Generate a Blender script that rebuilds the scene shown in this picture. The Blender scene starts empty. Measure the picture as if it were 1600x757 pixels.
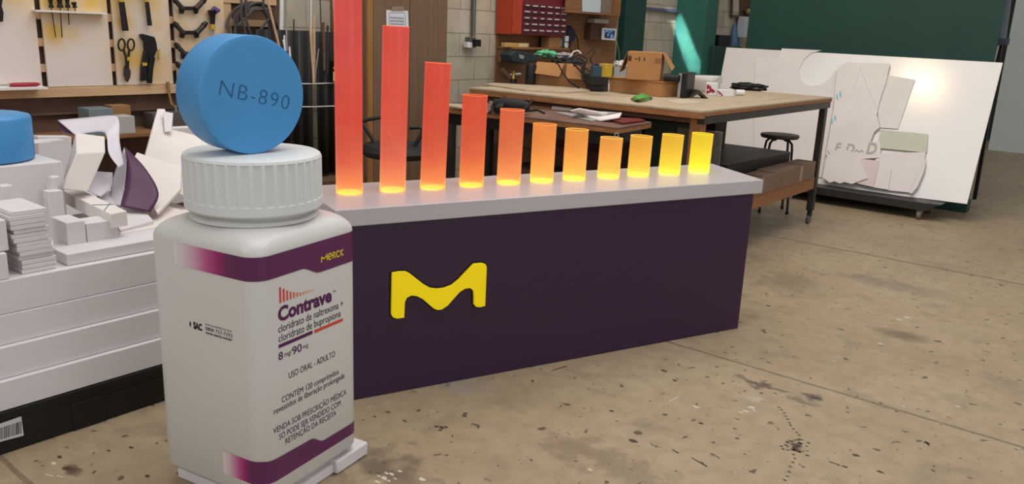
import bpy, math, random
from mathutils import Vector, Matrix, noise
random.seed(7)
S = bpy.context.scene
COL = S.collection

# ------------------------------------------------------------------ camera
FPX = 1278.6; PITCH = math.radians(14.5595); ROLL = math.radians(2.4307); AZ = math.radians(38.6645); H = 1.45
_f = Vector((0, math.cos(PITCH), -math.sin(PITCH))); _r = Vector((1, 0, 0)); _u = _r.cross(_f)
_r2 = _r * math.cos(ROLL) + _u * math.sin(ROLL); _u2 = -_r * math.sin(ROLL) + _u * math.cos(ROLL)
_R = Matrix.Rotation(AZ, 3, 'Z')
CF, CR, CU = _R @ _f, _R @ _r2, _R @ _u2
CP = Vector((0, 0, H))
cam = bpy.data.cameras.new('camera'); cam.sensor_width = 36; cam.lens = 36 * FPX / 1600; cam.clip_end = 100
cam_o = bpy.data.objects.new('camera', cam); COL.objects.link(cam_o)
_m = Matrix((CR, CU, -CF)).transposed().to_4x4(); _m.translation = CP
cam_o.matrix_world = _m; S.camera = cam_o

# ------------------------------------------------------------------ light
S.view_settings.view_transform = 'Standard'; S.view_settings.look = 'None'
S.view_settings.exposure = 0.0; S.view_settings.gamma = 1.0; S.view_settings.use_curve_mapping = False
S.cycles.use_denoising = True
S.cycles.max_bounces = 8; S.cycles.transparent_max_bounces = 16
w = bpy.data.worlds.new('world'); S.world = w; w.use_nodes = True
w.node_tree.nodes['Background'].inputs[0].default_value = (0.95, 0.93, 0.92, 1)
w.node_tree.nodes['Background'].inputs[1].default_value = 0.38
def area(name, loc, target, sx, sy, energy, color):
    l = bpy.data.lights.new(name, 'AREA'); l.shape = 'RECTANGLE'; l.size = sx; l.size_y = sy; l.energy = energy; l.color = color
    o = bpy.data.objects.new(name, l); COL.objects.link(o); o.location = loc
    o.rotation_euler = (Vector(target) - Vector(loc)).to_track_quat('-Z', 'Y').to_euler()
    return o
area('skylight', (-2.0, 3.6, 5.6), (-2.4, 4.0, 0), 5.0, 6.0, 265, (1.0, 0.97, 0.93))
area('gate_daylight', (4.5, 1.0, 2.6), (-2.5, 3.2, 0.6), 4.0, 3.0, 85, (0.88, 0.94, 1.0))
area('side_window', (-2.6, -3.2, 3.4), (-2.6, 2.0, 0.9), 3.0, 2.0, 55, (1.0, 0.98, 0.95))

# warm ceiling lamp that glints on the leaning sheet, and the daylight slit that grazes the green pillar
_d = (CF + CR * ((1440 - 800) / FPX) - CU * ((130 - 378.5) / FPX)); _n = Vector((0, -0.8912, 0.4535)).normalized()
_t = (Vector((0, 7.80, 0.166)) - CP).dot(_n) / _d.dot(_n); _hit = CP + _d * _t; _rd = (_d - _n * 2 * _d.dot(_n)).normalized()
_lp = _hit + _rd * 4.6
area('warm_ceiling_lamp', _lp, _hit, 0.45, 0.30, 17, (1.0, 0.72, 0.40))
_b = area('roof_slit_daylight', (-3.2, 2.6, 5.2), (-4.83, 9.25, 1.36), 0.035, 0.62, 1.6, (0.80, 1.0, 0.98)); _b.data.spread = math.radians(1.5)
_b.rotation_euler = ((Vector((-4.83, 9.25, 1.36)) - Vector((-3.2, 2.6, 5.2))).to_track_quat('-Z', 'Y') @ __import__('mathutils').Quaternion((0, 0, 1), math.radians(30))).to_euler()
# ------------------------------------------------------------------ helpers: rays from photo pixels to known planes
def ray(x, y): return CF + CR * ((x - 800) / FPX) - CU * ((y - 378.5) / FPX)
def PZ(x, y, z=0.0): d = ray(x, y); return CP + d * ((z - H) / d.z)
def PX(x, y, X): d = ray(x, y); return CP + d * (X / d.x)
def PY(x, y, Y): d = ray(x, y); return CP + d * (Y / d.y)
def PN(x, y, p0, n): d = ray(x, y); return CP + d * ((p0 - CP).dot(n) / d.dot(n))
def PD(x, y, t): return CP + ray(x, y) * t           # t metres along the view axis

def lin(c):
    r = []
    for v in c[:3]:
        v = v / 255.0
        r.append(v / 12.92 if v <= 0.04045 else ((v + 0.055) / 1.055) ** 2.4)
    return (*r, 1)
_mats = {}
def mat(name, c, rough=0.6, metal=0.0, var=0.0, vs=6.0, bump=0.0, bs=40.0, spec=0.35, c2=None, vec=(1, 1, 1), emit=0, alpha=1, trans=0, det=4):
    if name in _mats: return _mats[name]
    m = bpy.data.materials.new(name); m.use_nodes = True; _mats[name] = m
    nt = m.node_tree; b = nt.nodes['Principled BSDF']
    col = lin(c)
    b.inputs['Base Color'].default_value = col; b.inputs['Roughness'].default_value = rough
    b.inputs['Metallic'].default_value = metal; b.inputs['Specular IOR Level'].default_value = spec
    b.inputs['Alpha'].default_value = alpha; b.inputs['Transmission Weight'].default_value = trans
    if emit:
        b.inputs['Emission Color'].default_value = col; b.inputs['Emission Strength'].default_value = emit
    if var or c2 or bump:
        tc = nt.nodes.new('ShaderNodeTexCoord'); mp = nt.nodes.new('ShaderNodeMapping'); mp.inputs['Scale'].default_value = vec
        nt.links.new(tc.outputs['Object'], mp.inputs['Vector'])
    if var or c2:
        n = nt.nodes.new('ShaderNodeTexNoise'); n.inputs['Scale'].default_value = vs; n.inputs['Detail'].default_value = det; n.inputs['Roughness'].default_value = 0.6
        r = nt.nodes.new('ShaderNodeValToRGB'); r.color_ramp.elements[0].position = 0.32; r.color_ramp.elements[1].position = 0.68
        if c2: a, bb = lin(c), lin(c2)
        else:
            a = tuple(v * (1 - var) for v in col[:3]) + (1,); bb = tuple(min(1, v * (1 + var)) for v in col[:3]) + (1,)
        r.color_ramp.elements[0].color = a; r.color_ramp.elements[1].color = bb
        nt.links.new(mp.outputs[0], n.inputs['Vector']); nt.links.new(n.outputs['Fac'], r.inputs[0]); nt.links.new(r.outputs[0], b.inputs['Base Color'])
    if bump:
        n2 = nt.nodes.new('ShaderNodeTexNoise'); n2.inputs['Scale'].default_value = bs; n2.inputs['Detail'].default_value = 3
        bp = nt.nodes.new('ShaderNodeBump'); bp.inputs['Strength'].default_value = bump; bp.inputs['Distance'].default_value = 0.01
        nt.links.new(mp.outputs[0], n2.inputs['Vector']); nt.links.new(n2.outputs['Fac'], bp.inputs['Height']); nt.links.new(bp.outputs[0], b.inputs['Normal'])
    return m
def wood(name, c1, c2, vec=(1, 14, 14), vs=4, rough=0.65):
    return mat(name, c1, rough=rough, c2=c2, vec=vec, vs=vs, det=5)

class G:
    def __init__(s, M=None): s.v = []; s.f = []; s.M = M
    def add(s, vs, fs, M=None):
        o = len(s.v); M = M or s.M
        s.v += [(M @ Vector(v)) if M else Vector(v) for v in vs]
        s.f += [tuple(i + o for i in f) for f in fs]; return s
    def box(s, x0, x1, y0, y1, z0, z1, M=None):
        vs = [(x, y, z) for z in (z0, z1) for y in (y0, y1) for x in (x0, x1)]
        return s.add(vs, [(0, 2, 3, 1), (4, 5, 7, 6), (0, 1, 5, 4), (2, 6, 7, 3), (0, 4, 6, 2), (1, 3, 7, 5)], M)
    def hull8(s, b, t):   # bottom quad, top quad (lists of 4 world points)
        return s.add(list(b) + list(t), [(3, 2, 1, 0), (4, 5, 6, 7), (0, 1, 5, 4), (1, 2, 6, 5), (2, 3, 7, 6), (3, 0, 4, 7)])
    def lathe(s, prof, n=32, M=None, close=False, axis=(0, 0, 0)):
        vs = []; fs = []
        for r, z in prof:
            for i in range(n):
                a = 2 * math.pi * i / n; vs.append((axis[0] + r * math.cos(a), axis[1] + r * math.sin(a), axis[2] + z))
        k = len(prof)
        for j in range(k if close else k - 1):
            j2 = (j + 1) % k
            for i in range(n):
                i2 = (i + 1) % n; fs.append((j * n + i, j * n + i2, j2 * n + i2, j2 * n + i))
        if not close:
            fs.append(tuple(reversed(range(n)))); fs.append(tuple((k - 1) * n + i for i in range(n)))
        return s.add(vs, fs, M)
    def tube(s, pts, r, n=8, M=None, closed=False):
        P = [Vector(p) for p in pts]; k = len(P); vs = []; fs = []
        rr = r if isinstance(r, (list, tuple)) else [r] * k
        up = None
        for i, p in enumerate(P):
            if closed: t = (P[(i + 1) % k] - P[i - 1])
            else: t = P[min(i + 1, k - 1)] - P[max(i - 1, 0)]
            t.normalize()
            if up is None: up = t.orthogonal().normalized()
            up = (up - t * up.dot(t)); up = up.normalized() if up.length > 1e-6 else t.orthogonal().normalized()
            sd = t.cross(up)
            for j in range(n):
                a = 2 * math.pi * j / n; vs.append(p + (up * math.cos(a) + sd * math.sin(a)) * rr[i])
        for i in range(k if closed else k - 1):
            i2 = (i + 1) % k
            for j in range(n):
                j2 = (j + 1) % n; fs.append((i * n + j, i * n + j2, i2 * n + j2, i2 * n + j))
        if not closed:
            fs.append(tuple(reversed(range(n)))); fs.append(tuple((k - 1) * n + j for j in range(n)))
        return s.add(vs, fs, M)
    def prism(s, pts, d):   # planar polygon of world points extruded by vector d
        n = len(pts); d = Vector(d); a = [Vector(p) for p in pts]
        return s.add(a + [p + d for p in a], [tuple(range(n)), tuple(reversed(range(n, 2 * n)))] + [(i, i + n, (i + 1) % n + n, (i + 1) % n) for i in range(n)])
    def grid(s, rows):
        n = len(rows[0]); vs = [p for r in rows for p in r]; fs = []
        for i in range(len(rows) - 1):
            for j in range(n - 1): fs.append((i * n + j, i * n + j + 1, (i + 1) * n + j + 1, (i + 1) * n + j))
        return s.add(vs, fs)

_minv = {}
def link(name, g, m, parent=None, bevel=0.0, ang=35, solid=0, segs=2):
    vs = [Vector(v) for v in g.v]
    if parent is not None:
        inv = _minv[parent.name] if parent.name in _minv else None
        if inv is None: raise RuntimeError(parent.name)
        loc = None; vs = [inv @ v for v in vs]
    else:
        xs = [v.x for v in vs]; ys = [v.y for v in vs]; zs = [v.z for v in vs]
        loc = Vector(((min(xs) + max(xs)) / 2, (min(ys) + max(ys)) / 2, min(zs))); vs = [v - loc for v in vs]
    me = bpy.data.meshes.new(name); me.from_pydata([tuple(v) for v in vs], [], g.f)
    me.validate()
    import bmesh
    bm = bmesh.new(); bm.from_mesh(me); 
    if not solid: bmesh.ops.recalc_face_normals(bm, faces=bm.faces)
    bm.to_mesh(me); bm.free()
    for p in me.polygons: p.use_smooth = True
    me.set_sharp_from_angle(angle=math.radians(ang))
    for mm in (m if isinstance(m, (list, tuple)) else [m]): me.materials.append(mm)
    o = bpy.data.objects.new(name, me); COL.objects.link(o)
    if parent is not None: o.parent = parent; _minv[o.name] = _minv[parent.name]
    else: o.location = loc; _minv[o.name] = Matrix.Translation(loc).inverted()
    if solid:
        k = o.modifiers.new('solid', 'SOLIDIFY'); k.thickness = solid; k.offset = 0
    if bevel:
        k = o.modifiers.new('bevel', 'BEVEL'); k.width = bevel; k.segments = segs; k.limit_method = 'ANGLE'; k.angle_limit = math.radians(40)
    return o
def tag(o, label, cat, group=None):
    o['label'] = label; o['category'] = cat
    if group: o['group'] = group
    return o
def thing(name, label, cat, loc, rz=0.0, group=None):
    o = bpy.data.objects.new(name, None); COL.objects.link(o); o.location = loc; o.rotation_euler = (0, 0, rz); o.empty_display_size = 0.05
    _minv[o.name] = (Matrix.Translation(Vector(loc)) @ Matrix.Rotation(rz, 4, 'Z')).inverted()
    return tag(o, label, cat, group)
def single(name, g, m, label, cat, group=None, **k): return tag(link(name, g, m, None, **k), label, cat, group)
def struct(name, g, m, **k):
    o = link(name, g, m, None, **k); o['kind'] = 'structure'; return o

def text_geo(s, W, Hc, org, right, up, t=0.0006, bold=0.0, raise_=0.0004, spacing=1.0):
    cu = bpy.data.curves.new('t', 'FONT'); cu.body = s; cu.size = 1; cu.offset = bold; cu.resolution_u = 3; cu.space_character = spacing
    ob = bpy.data.objects.new('t', cu); COL.objects.link(ob)
    dg = bpy.context.evaluated_depsgraph_get(); me = bpy.data.meshes.new_from_object(ob.evaluated_get(dg))
    xs = [v.co.x for v in me.vertices]; x0 = min(xs); x1 = max(xs)
    right = Vector(right).normalized(); up = Vector(up).normalized(); n = right.cross(up)
    sx = W / (x1 - x0); sy = Hc / 0.729
    g = G()
    vs = [Vector(org) + right * ((v.co.x - x0) * sx) + up * (v.co.y * sy) + n * (raise_ + t) for v in me.vertices]
    fs = [tuple(p.vertices) for p in me.polygons]
    g.add(vs, fs)
    bpy.data.objects.remove(ob); bpy.data.curves.remove(cu); bpy.data.meshes.remove(me)
    return g

# ------------------------------------------------------------------ materials of the room
def floor_material():
    m = bpy.data.materials.new('worn concrete floor'); m.use_nodes = True; nt = m.node_tree; N = nt.nodes; L = nt.links; b = N['Principled BSDF']
    class _T: pass
    tc = _T(); tc.outputs = {'Object': N.new('ShaderNodeNewGeometry').outputs['Position']}
    def noise_(sc, det=4, dist=0.0, rough=0.55):
        n = N.new('ShaderNodeTexNoise'); n.inputs['Scale'].default_value = sc; n.inputs['Detail'].default_value = det; n.inputs['Distortion'].default_value = dist; n.inputs['Roughness'].default_value = rough
        L.new(tc.outputs['Object'], n.inputs['Vector']); return n.outputs['Fac']
    def ramp(x, stops):
        r = N.new('ShaderNodeValToRGB'); e = r.color_ramp.elements
        while len(e) < len(stops): e.new(0.5)
        for i, (p, c) in enumerate(stops): e[i].position = p; e[i].color = c
        L.new(x, r.inputs[0]); return r.outputs[0]
    def mix(f, a, c):
        x = N.new('ShaderNodeMix'); x.data_type = 'RGBA'; L.new(f, x.inputs[0])
        for i, v in ((6, a), (7, c)):
            if isinstance(v, tuple): x.inputs[i].default_value = v
            else: L.new(v, x.inputs[i])
        return x.outputs[2]
    def math_(op, a, c=None):
        x = N.new('ShaderNodeMath'); x.operation = op
        for i, v in ((0, a), (1, c)):
            if v is None: continue
            if isinstance(v, (int, float)): x.inputs[i].default_value = v
            else: L.new(v, x.inputs[i])
        return x.outputs[0]
    K = lambda v: (v, v, v, 1)
    c = ramp(noise_(1.1, 5, 0.4), [(0.25, lin((153, 134, 108))), (0.5, lin((165, 146, 119))), (0.75, lin((173, 156, 129)))])
    c = mix(math_('MULTIPLY', ramp(noise_(14, 5), [(0.4, K(0)), (0.72, K(1))]), 0.35), c, lin((128, 108, 88)))
    c = mix(math_('MULTIPLY', ramp(noise_(3.3, 4, 0.6), [(0.56, K(0)), (0.75, K(1))]), 0.5), c, lin((118, 101, 88)))     # broad stains
    c = mix(math_('MULTIPLY', ramp(noise_(21, 2, 0.3), [(0.66, K(0)), (0.70, K(1))]), 0.85), c, lin((84, 66, 54)))        # dark drips
    c = mix(math_('MULTIPLY', ramp(noise_(55, 2, 0.2), [(0.70, K(0)), (0.73, K(1))]), 0.8), c, lin((78, 60, 50)))
    dens = ramp(noise_(1.7, 2), [(0.45, K(0)), (0.6, K(1))])
    c = mix(math_('MULTIPLY', math_('MULTIPLY', ramp(noise_(34, 2, 0.5), [(0.72, K(0)), (0.74, K(1))]), dens), 0.8), c, lin((205, 196, 182)))  # paint flecks
    sp = N.new('ShaderNodeSeparateXYZ'); L.new(tc.outputs['Object'], sp.inputs[0])
    wob = math_('MULTIPLY', math_('SUBTRACT', noise_(9, 3), 0.5), 0.012)
    grit = ramp(noise_(30, 3), [(0.3, K(0.6)), (0.55, K(1))])
    for y0, wd in ((3.43, 0.009), (6.0, 0.016), (8.6, 0.014), (11.2, 0.014), (0.86, 0.009)):
        d = math_('ABSOLUTE', math_('SUBTRACT', math_('ADD', sp.outputs[1], wob), y0))
        s = math_('LESS_THAN', d, wd)
        s = math_('MULTIPLY', math_('MULTIPLY', s, grit), 0.55)
        c = mix(s, c, lin((72, 60, 50)))
    pos = tc.outputs['Object']; warp = N.new('ShaderNodeTexNoise'); warp.inputs['Scale'].default_value = 14; warp.inputs['Detail'].default_value = 3; L.new(pos, warp.inputs['Vector'])
    wx = N.new('ShaderNodeSeparateColor'); L.new(warp.outputs['Color'], wx.inputs[0])
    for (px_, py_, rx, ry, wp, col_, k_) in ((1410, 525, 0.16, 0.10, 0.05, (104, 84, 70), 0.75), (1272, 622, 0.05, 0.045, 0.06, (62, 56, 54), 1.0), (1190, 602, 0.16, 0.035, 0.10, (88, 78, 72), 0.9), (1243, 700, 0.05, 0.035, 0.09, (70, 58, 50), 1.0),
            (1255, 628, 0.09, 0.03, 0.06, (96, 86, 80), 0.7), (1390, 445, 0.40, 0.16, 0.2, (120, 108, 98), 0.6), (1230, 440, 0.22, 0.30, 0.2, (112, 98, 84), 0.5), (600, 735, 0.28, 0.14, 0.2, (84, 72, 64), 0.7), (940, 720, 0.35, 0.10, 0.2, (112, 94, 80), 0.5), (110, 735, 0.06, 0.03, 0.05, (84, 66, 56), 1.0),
            (720, 600, 0.18, 0.12, 0.1, (150, 140, 134), 0.6), (1175, 620, 0.05, 0.03, 0.08, (190, 180, 166), 0.5)):  # first patch of this row: bluish floor reflection put into the colour
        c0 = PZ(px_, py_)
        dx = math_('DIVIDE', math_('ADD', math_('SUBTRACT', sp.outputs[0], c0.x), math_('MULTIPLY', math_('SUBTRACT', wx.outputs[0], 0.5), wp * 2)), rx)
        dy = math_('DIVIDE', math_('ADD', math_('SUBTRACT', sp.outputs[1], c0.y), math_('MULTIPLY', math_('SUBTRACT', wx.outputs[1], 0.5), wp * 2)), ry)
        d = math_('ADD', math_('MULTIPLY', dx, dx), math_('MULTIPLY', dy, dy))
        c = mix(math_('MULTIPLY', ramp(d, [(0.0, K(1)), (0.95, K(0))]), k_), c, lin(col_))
    for x0 in (0.9,):
        d = math_('ABSOLUTE', math_('SUBTRACT', math_('ADD', sp.outputs[0], wob), x0)); s = math_('MULTIPLY', math_('LESS_THAN', d, 0.008), 0.7); c = mix(s, c, lin((72, 60, 50)))
    L.new(c, b.inputs['Base Color'])
    L.new(ramp(noise_(5, 4), [(0.3, K(0.38)), (0.7, K(0.62))]), b.inputs['Roughness']); b.inputs['Specular IOR Level'].default_value = 0.35
    bp = N.new('ShaderNodeBump'); bp.inputs['Strength'].default_value = 0.12; bp.inputs['Distance'].default_value = 0.01; L.new(noise_(60, 4), bp.inputs['Height']); L.new(bp.outputs[0], b.inputs['Normal'])
    return m
def block_material():
    m = bpy.data.materials.new('painted concrete block'); m.use_nodes = True; nt = m.node_tree; N = nt.nodes; L = nt.links; b = N['Principled BSDF']
    tc = N.new('ShaderNodeTexCoord'); sp = N.new('ShaderNodeSeparateXYZ'); cb = N.new('ShaderNodeCombineXYZ')
    g = N.new('ShaderNodeNewGeometry')
    L.new(g.outputs['Position'], sp.inputs[0])
    ad = N.new('ShaderNodeMath'); ad.operation = 'ADD'; L.new(sp.outputs[0], ad.inputs[0]); L.new(sp.outputs[1], ad.inputs[1])
    ad2 = N.new('ShaderNodeMath'); ad2.operation = 'ADD'; L.new(ad.outputs[0], ad2.inputs[0]); ad2.inputs[1].default_value = 5.0
    L.new(ad2.outputs[0], cb.inputs[0]); L.new(sp.outputs[2], cb.inputs[1])
    br = N.new('ShaderNodeTexBrick'); br.offset = 0.5; br.inputs['Scale'].default_value = 1; br.inputs['Brick Width'].default_value = 0.4; br.inputs['Row Height'].default_value = 0.2
    br.inputs['Mortar Size'].default_value = 0.004; br.inputs['Mortar Smooth'].default_value = 0.3; br.inputs['Bias'].default_value = 0
    br.inputs['Color1'].default_value = lin((200, 190, 172)); br.inputs['Color2'].default_value = lin((186, 176, 158)); br.inputs['Mortar'].default_value = lin((146, 134, 116))
    L.new(cb.outputs[0], br.inputs['Vector'])
    n = N.new('ShaderNodeTexNoise'); n.inputs['Scale'].default_value = 5; n.inputs['Detail'].default_value = 6
    mx = N.new('ShaderNodeMix'); mx.data_type = 'RGBA'; mx.blend_type = 'MULTIPLY'; mx.inputs[0].default_value = 0.5
    r = N.new('ShaderNodeValToRGB'); r.color_ramp.elements[0].position = 0.3; r.color_ramp.elements[1].position = 0.6; r.color_ramp.elements[0].color = (0.62, 0.58, 0.52, 1)
    L.new(g.outputs['Position'], n.inputs['Vector']); L.new(n.outputs['Fac'], r.inputs[0])
    L.new(br.outputs['Color'], mx.inputs[6]); L.new(r.outputs[0], mx.inputs[7]); L.new(mx.outputs[2], b.inputs['Base Color'])
    bp = N.new('ShaderNodeBump'); bp.inputs['Strength'].default_value = 0.5; bp.inputs['Distance'].default_value = 0.006; bp.invert = True
    L.new(br.outputs['Fac'], bp.inputs['Height']); L.new(bp.outputs[0], b.inputs['Normal'])
    b.inputs['Roughness'].default_value = 0.85; b.inputs['Specular IOR Level'].default_value = 0.2
    return m
M_floor = floor_material(); M_block = block_material()
M_green = mat('green wall paint', (52, 105, 94), rough=0.45, var=0.06, vs=3)
M_greenboard = mat('dark green board', (32, 68, 58), rough=0.5, var=0.06, vs=2)
M_white_wall = mat('pale wall paint', (205, 214, 212), rough=0.7, var=0.03, vs=1)
M_foam = mat('white foam', (218, 213, 214), rough=0.75, var=0.025, vs=9, bump=0.06, bs=90, spec=0.2)
M_foam2 = mat('off white foam', (228, 221, 216), rough=0.75, var=0.03, vs=7, spec=0.2)
M_sheet = mat('white acrylic sheet', (218, 213, 208), rough=0.17, spec=0.75, var=0.015, vs=2)
M_off = mat('white offcut sheet', (221, 213, 209), rough=0.45, var=0.03, vs=5)
M_pine = wood('pine batten', (196, 158, 118), (214, 180, 140), vec=(14, 1, 14))
M_ply = wood('plywood brown', (124, 86, 56), (148, 106, 72), vec=(12, 1.2, 12))
M_dkwood = wood('dark brown board', (88, 66, 52), (104, 80, 64), vec=(12, 1, 3))
M_cab = wood('brown cabinet laminate', (112, 88, 68), (124, 99, 78), vec=(12, 12, 0.7))
M_black = mat('black plastic', (22, 22, 24), rough=0.45, var=0.2, vs=8)
M_rubber = mat('black rubber', (30, 29, 29), rough=0.65)
M_steel = mat('grey steel', (120, 118, 114), rough=0.4, metal=0.7, var=0.1, vs=12)
M_dksteel = mat('dark painted steel', (62, 58, 54), rough=0.45, metal=0.3, var=0.15, vs=9)
M_card = mat('cardboard', (176, 128, 84), rough=0.8, var=0.06, vs=7, spec=0.15)
M_carddark = mat('aged cardboard', (150, 112, 76), rough=0.85, var=0.12, vs=6, spec=0.15)
M_white = mat('white plastic', (228, 228, 226), rough=0.4)
M_bottle = mat('white painted bottle', (208, 207, 203), rough=0.36, spec=0.5, var=0.01, vs=3)
M_blue = mat('blue tablet paint', (72, 146, 204), rough=0.42, var=0.03, vs=5, spec=0.4)
M_bluetext = mat('engraved dark blue lettering', (36, 86, 130), rough=0.5)
M_purple = mat('deep purple print', (92, 28, 84), rough=0.4)
M_purplebody = mat('dark purple laminate', (54, 30, 60), rough=0.38, var=0.04, vs=30, spec=0.4)
M_slab = mat('white lacquer', (188, 181, 184), rough=0.32, spec=0.5, var=0.01, vs=4)
M_ink = mat('black ink', (32, 28, 34), rough=0.5)
M_inkp = mat('purple ink', (84, 30, 82), rough=0.5)
M_inkr = mat('red ink', (208, 72, 58), rough=0.5)
M_gold = mat('yellow ink', (226, 196, 52), rough=0.5)
M_grey = mat('grey plastic', (150, 150, 150), rough=0.5, var=0.04)

# ------------------------------------------------------------------ the room
struct('floor', G().box(-5.6, 7.0, -3.0, 18.0, -0.05, 0.0), M_floor)
struct('wall_left', G().box(-5.4, -5.0, -3.0, 18.0, 0.0, 4.2), M_block)
struct('wall_back', G().box(-2.16, 7.0, 14.0, 14.2, 0.0, 4.2), M_white_wall)
struct('wall_far', G().box(-5.0, -2.16, 15.5, 15.7, 0.0, 4.2), mat('dark far wall', (60, 66, 64), rough=0.8))
struct('trim_1', G().box(-5.0, -4.91, 7.95, 8.38, 0.0, 4.2), mat('dark green pillar paint', (30, 66, 58), rough=0.5, var=0.08), bevel=0.004)
struct('trim_2', G().box(-5.0, -4.60, 9.25, 9.56, 0.0, 4.2), M_green, bevel=0.006)
struct('trim_3', G().box(-5.0, -4.96, 8.38, 9.25, 1.73, 1.76), mat('blue grey band', (92, 98, 128), rough=0.6))
struct('trim_4', G().box(-5.0, -4.55, 11.62, 13.4, 0.0, 4.2), M_greenboard)

# ------------------------------------------------------------------ purple counter with glowing tubes
CB = Vector((-1.573, 3.867, 0)); CU_ = Vector((0.367, 0.930, 0)).normalized(); CN = Vector((-CU_.y, CU_.x, 0))
def cpt(u, n, z): return CB + CU_ * u + CN * n + Vector((0, 0, z))
MC = Matrix((CU_, CN, Vector((0, 0, 1)))).transposed().to_4x4(); MC.translation = CB
ctr = thing('display_counter', 'long purple counter with a white top and a yellow letter M on its front', 'counter', cpt(-1.05, 0.22, 0), math.atan2(CU_.y, CU_.x))
UL = -2.13
def slab_poly(a, b, c, d, z0, z1):
    bt = [cpt(*p, z0) for p in (a, b, c, d)]; tp = [cpt(*p, z1) for p in (a, b, c, d)]
    return G().hull8(bt, tp)
link('counter_body', slab_poly((UL + 0.03, 0), (0, 0), (0.10, 0.44), (UL + 0.03, 0.44), 0.0, 0.712), M_purplebody, ctr, bevel=0.002)
link('counter_top', slab_poly((UL, -0.012), (0.045, -0.012), (0.15, 0.475), (UL, 0.475), 0.712, 0.780), M_slab, ctr, bevel=0.004)
ML = [(-1.9058,0.5145),(-1.8776,0.5165),(-1.8499,0.5143),(-1.8349,0.5064),(-1.8088,0.4838),(-1.7736,0.4532),(-1.7425,0.4326),(-1.7112,0.4254),(-1.6797,0.4257),(-1.6482,0.4331),(-1.6168,0.4544),(-1.5854,0.4834),(-1.5515,0.5136),(-1.5118,0.5134),(-1.4964,0.5066),(-1.4912,0.4929),(-1.4921,0.3242),(-1.5145,0.3217),(-1.5336,0.3252),(-1.5444,0.3378),(-1.5458,0.3802),(-1.5492,0.3983),(-1.5646,0.4112),(-1.5879,0.4118),(-1.6107,0.4014),(-1.6376,0.3763),(-1.6644,0.3491),(-1.6914,0.3352),(-1.7094,0.3354),(-1.7253,0.3428),(-1.7457,0.362),(-1.7771,0.3919),(-1.8036,0.4072),(-1.8254,0.4121),(-1.8447,0.4047),(-1.8519,0.3887),(-1.8548,0.323),(-1.8849,0.3229),(-1.902,0.3309),(-1.9085,0.3453)]
def logo(off, n0, depth):
    # inset/outset of the outline along its vertex normals
    k = len(ML); out = []
    for i in range(k):
        a = Vector(ML[i - 1]); b = Vector(ML[i]); c = Vector(ML[(i + 1) % k])
        t = (c - a).normalized(); nn = Vector((-t.y, t.x)); p = b + nn * off
        out.append(cpt(p.x, n0, p.y))
    return G().prism(out, CN * depth)
lg = link('yellow_letter', logo(0, -0.014, 0.012), None or mat('lit yellow acrylic', (222, 196, 8), rough=0.3, emit=0.42), ctr, bevel=0.0015)
lg['label'] = 'backlit yellow letter M'
link('letter_rim', logo(0.006, -0.003, 0.004), mat('dark rim acrylic', (16, 10, 18), rough=0.3), lg)  # near-black outline around the yellow letter, set just behind it

TUBES = [  # position along the counter, height, colours from the foot up, label
 (-1.977, 1.12, ((255, 225, 85), (255, 165, 85), (246, 118, 74), (232, 84, 56), (228, 88, 70)), 'tallest glowing red tube, running out of the top of the picture'),
 (-1.791, 0.662, ((255, 222, 90), (255, 168, 92), (248, 128, 86), (236, 96, 66), (228, 86, 66)), 'second tallest glowing red tube, with a paper sign seen just above it'),
 (-1.609, 0.522, ((255, 225, 85), (255, 160, 80), (246, 118, 68), (232, 86, 54), (226, 82, 60)), 'third tallest glowing red tube, before the right part of the brown cabinet'),
 (-1.424, 0.390, ((255, 228, 80), (255, 165, 76), (248, 124, 66), (234, 92, 52), (228, 84, 56)), 'fourth tallest glowing tube, orange red'),
 (-1.237, 0.327, ((255, 232, 90), (255, 178, 90), (250, 142, 76), (238, 112, 62), (230, 100, 60)), 'fifth tallest glowing tube, orange with small bubbles in its wall'),
 (-1.063, 0.260, ((255, 235, 85), (255, 186, 84), (252, 160, 76), (244, 136, 62), (236, 124, 60)), 'orange tube sixth from the bottle, just taller than the next one'),
 (-0.885, 0.232, ((255, 238, 85), (255, 192, 84), (250, 166, 74), (242, 146, 62), (236, 134, 60)), 'light orange tube, seventh from the bottle'),
 (-0.687, 0.188, ((255, 240, 80), (255, 196, 84), (250, 172, 74), (242, 148, 64), (240, 140, 60)), 'lowest amber tube, standing before a hanging chain'),
 (-0.506, 0.192, ((255, 242, 76), (255, 202, 74), (248, 176, 62), (240, 160, 54), (240, 150, 50)), 'short golden tube, third from the right end of the counter'),
 (-0.310, 0.193, ((255, 250, 76), (255, 212, 64), (248, 190, 54), (242, 176, 46), (240, 160, 40)), 'short yellow gold tube, second from the right end'),
 (-0.114, 0.194, ((255, 255, 90), (255, 224, 50), (250, 206, 44), (244, 192, 40), (240, 180, 36)), 'short bright yellow tube at the right end of the counter')]
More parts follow.
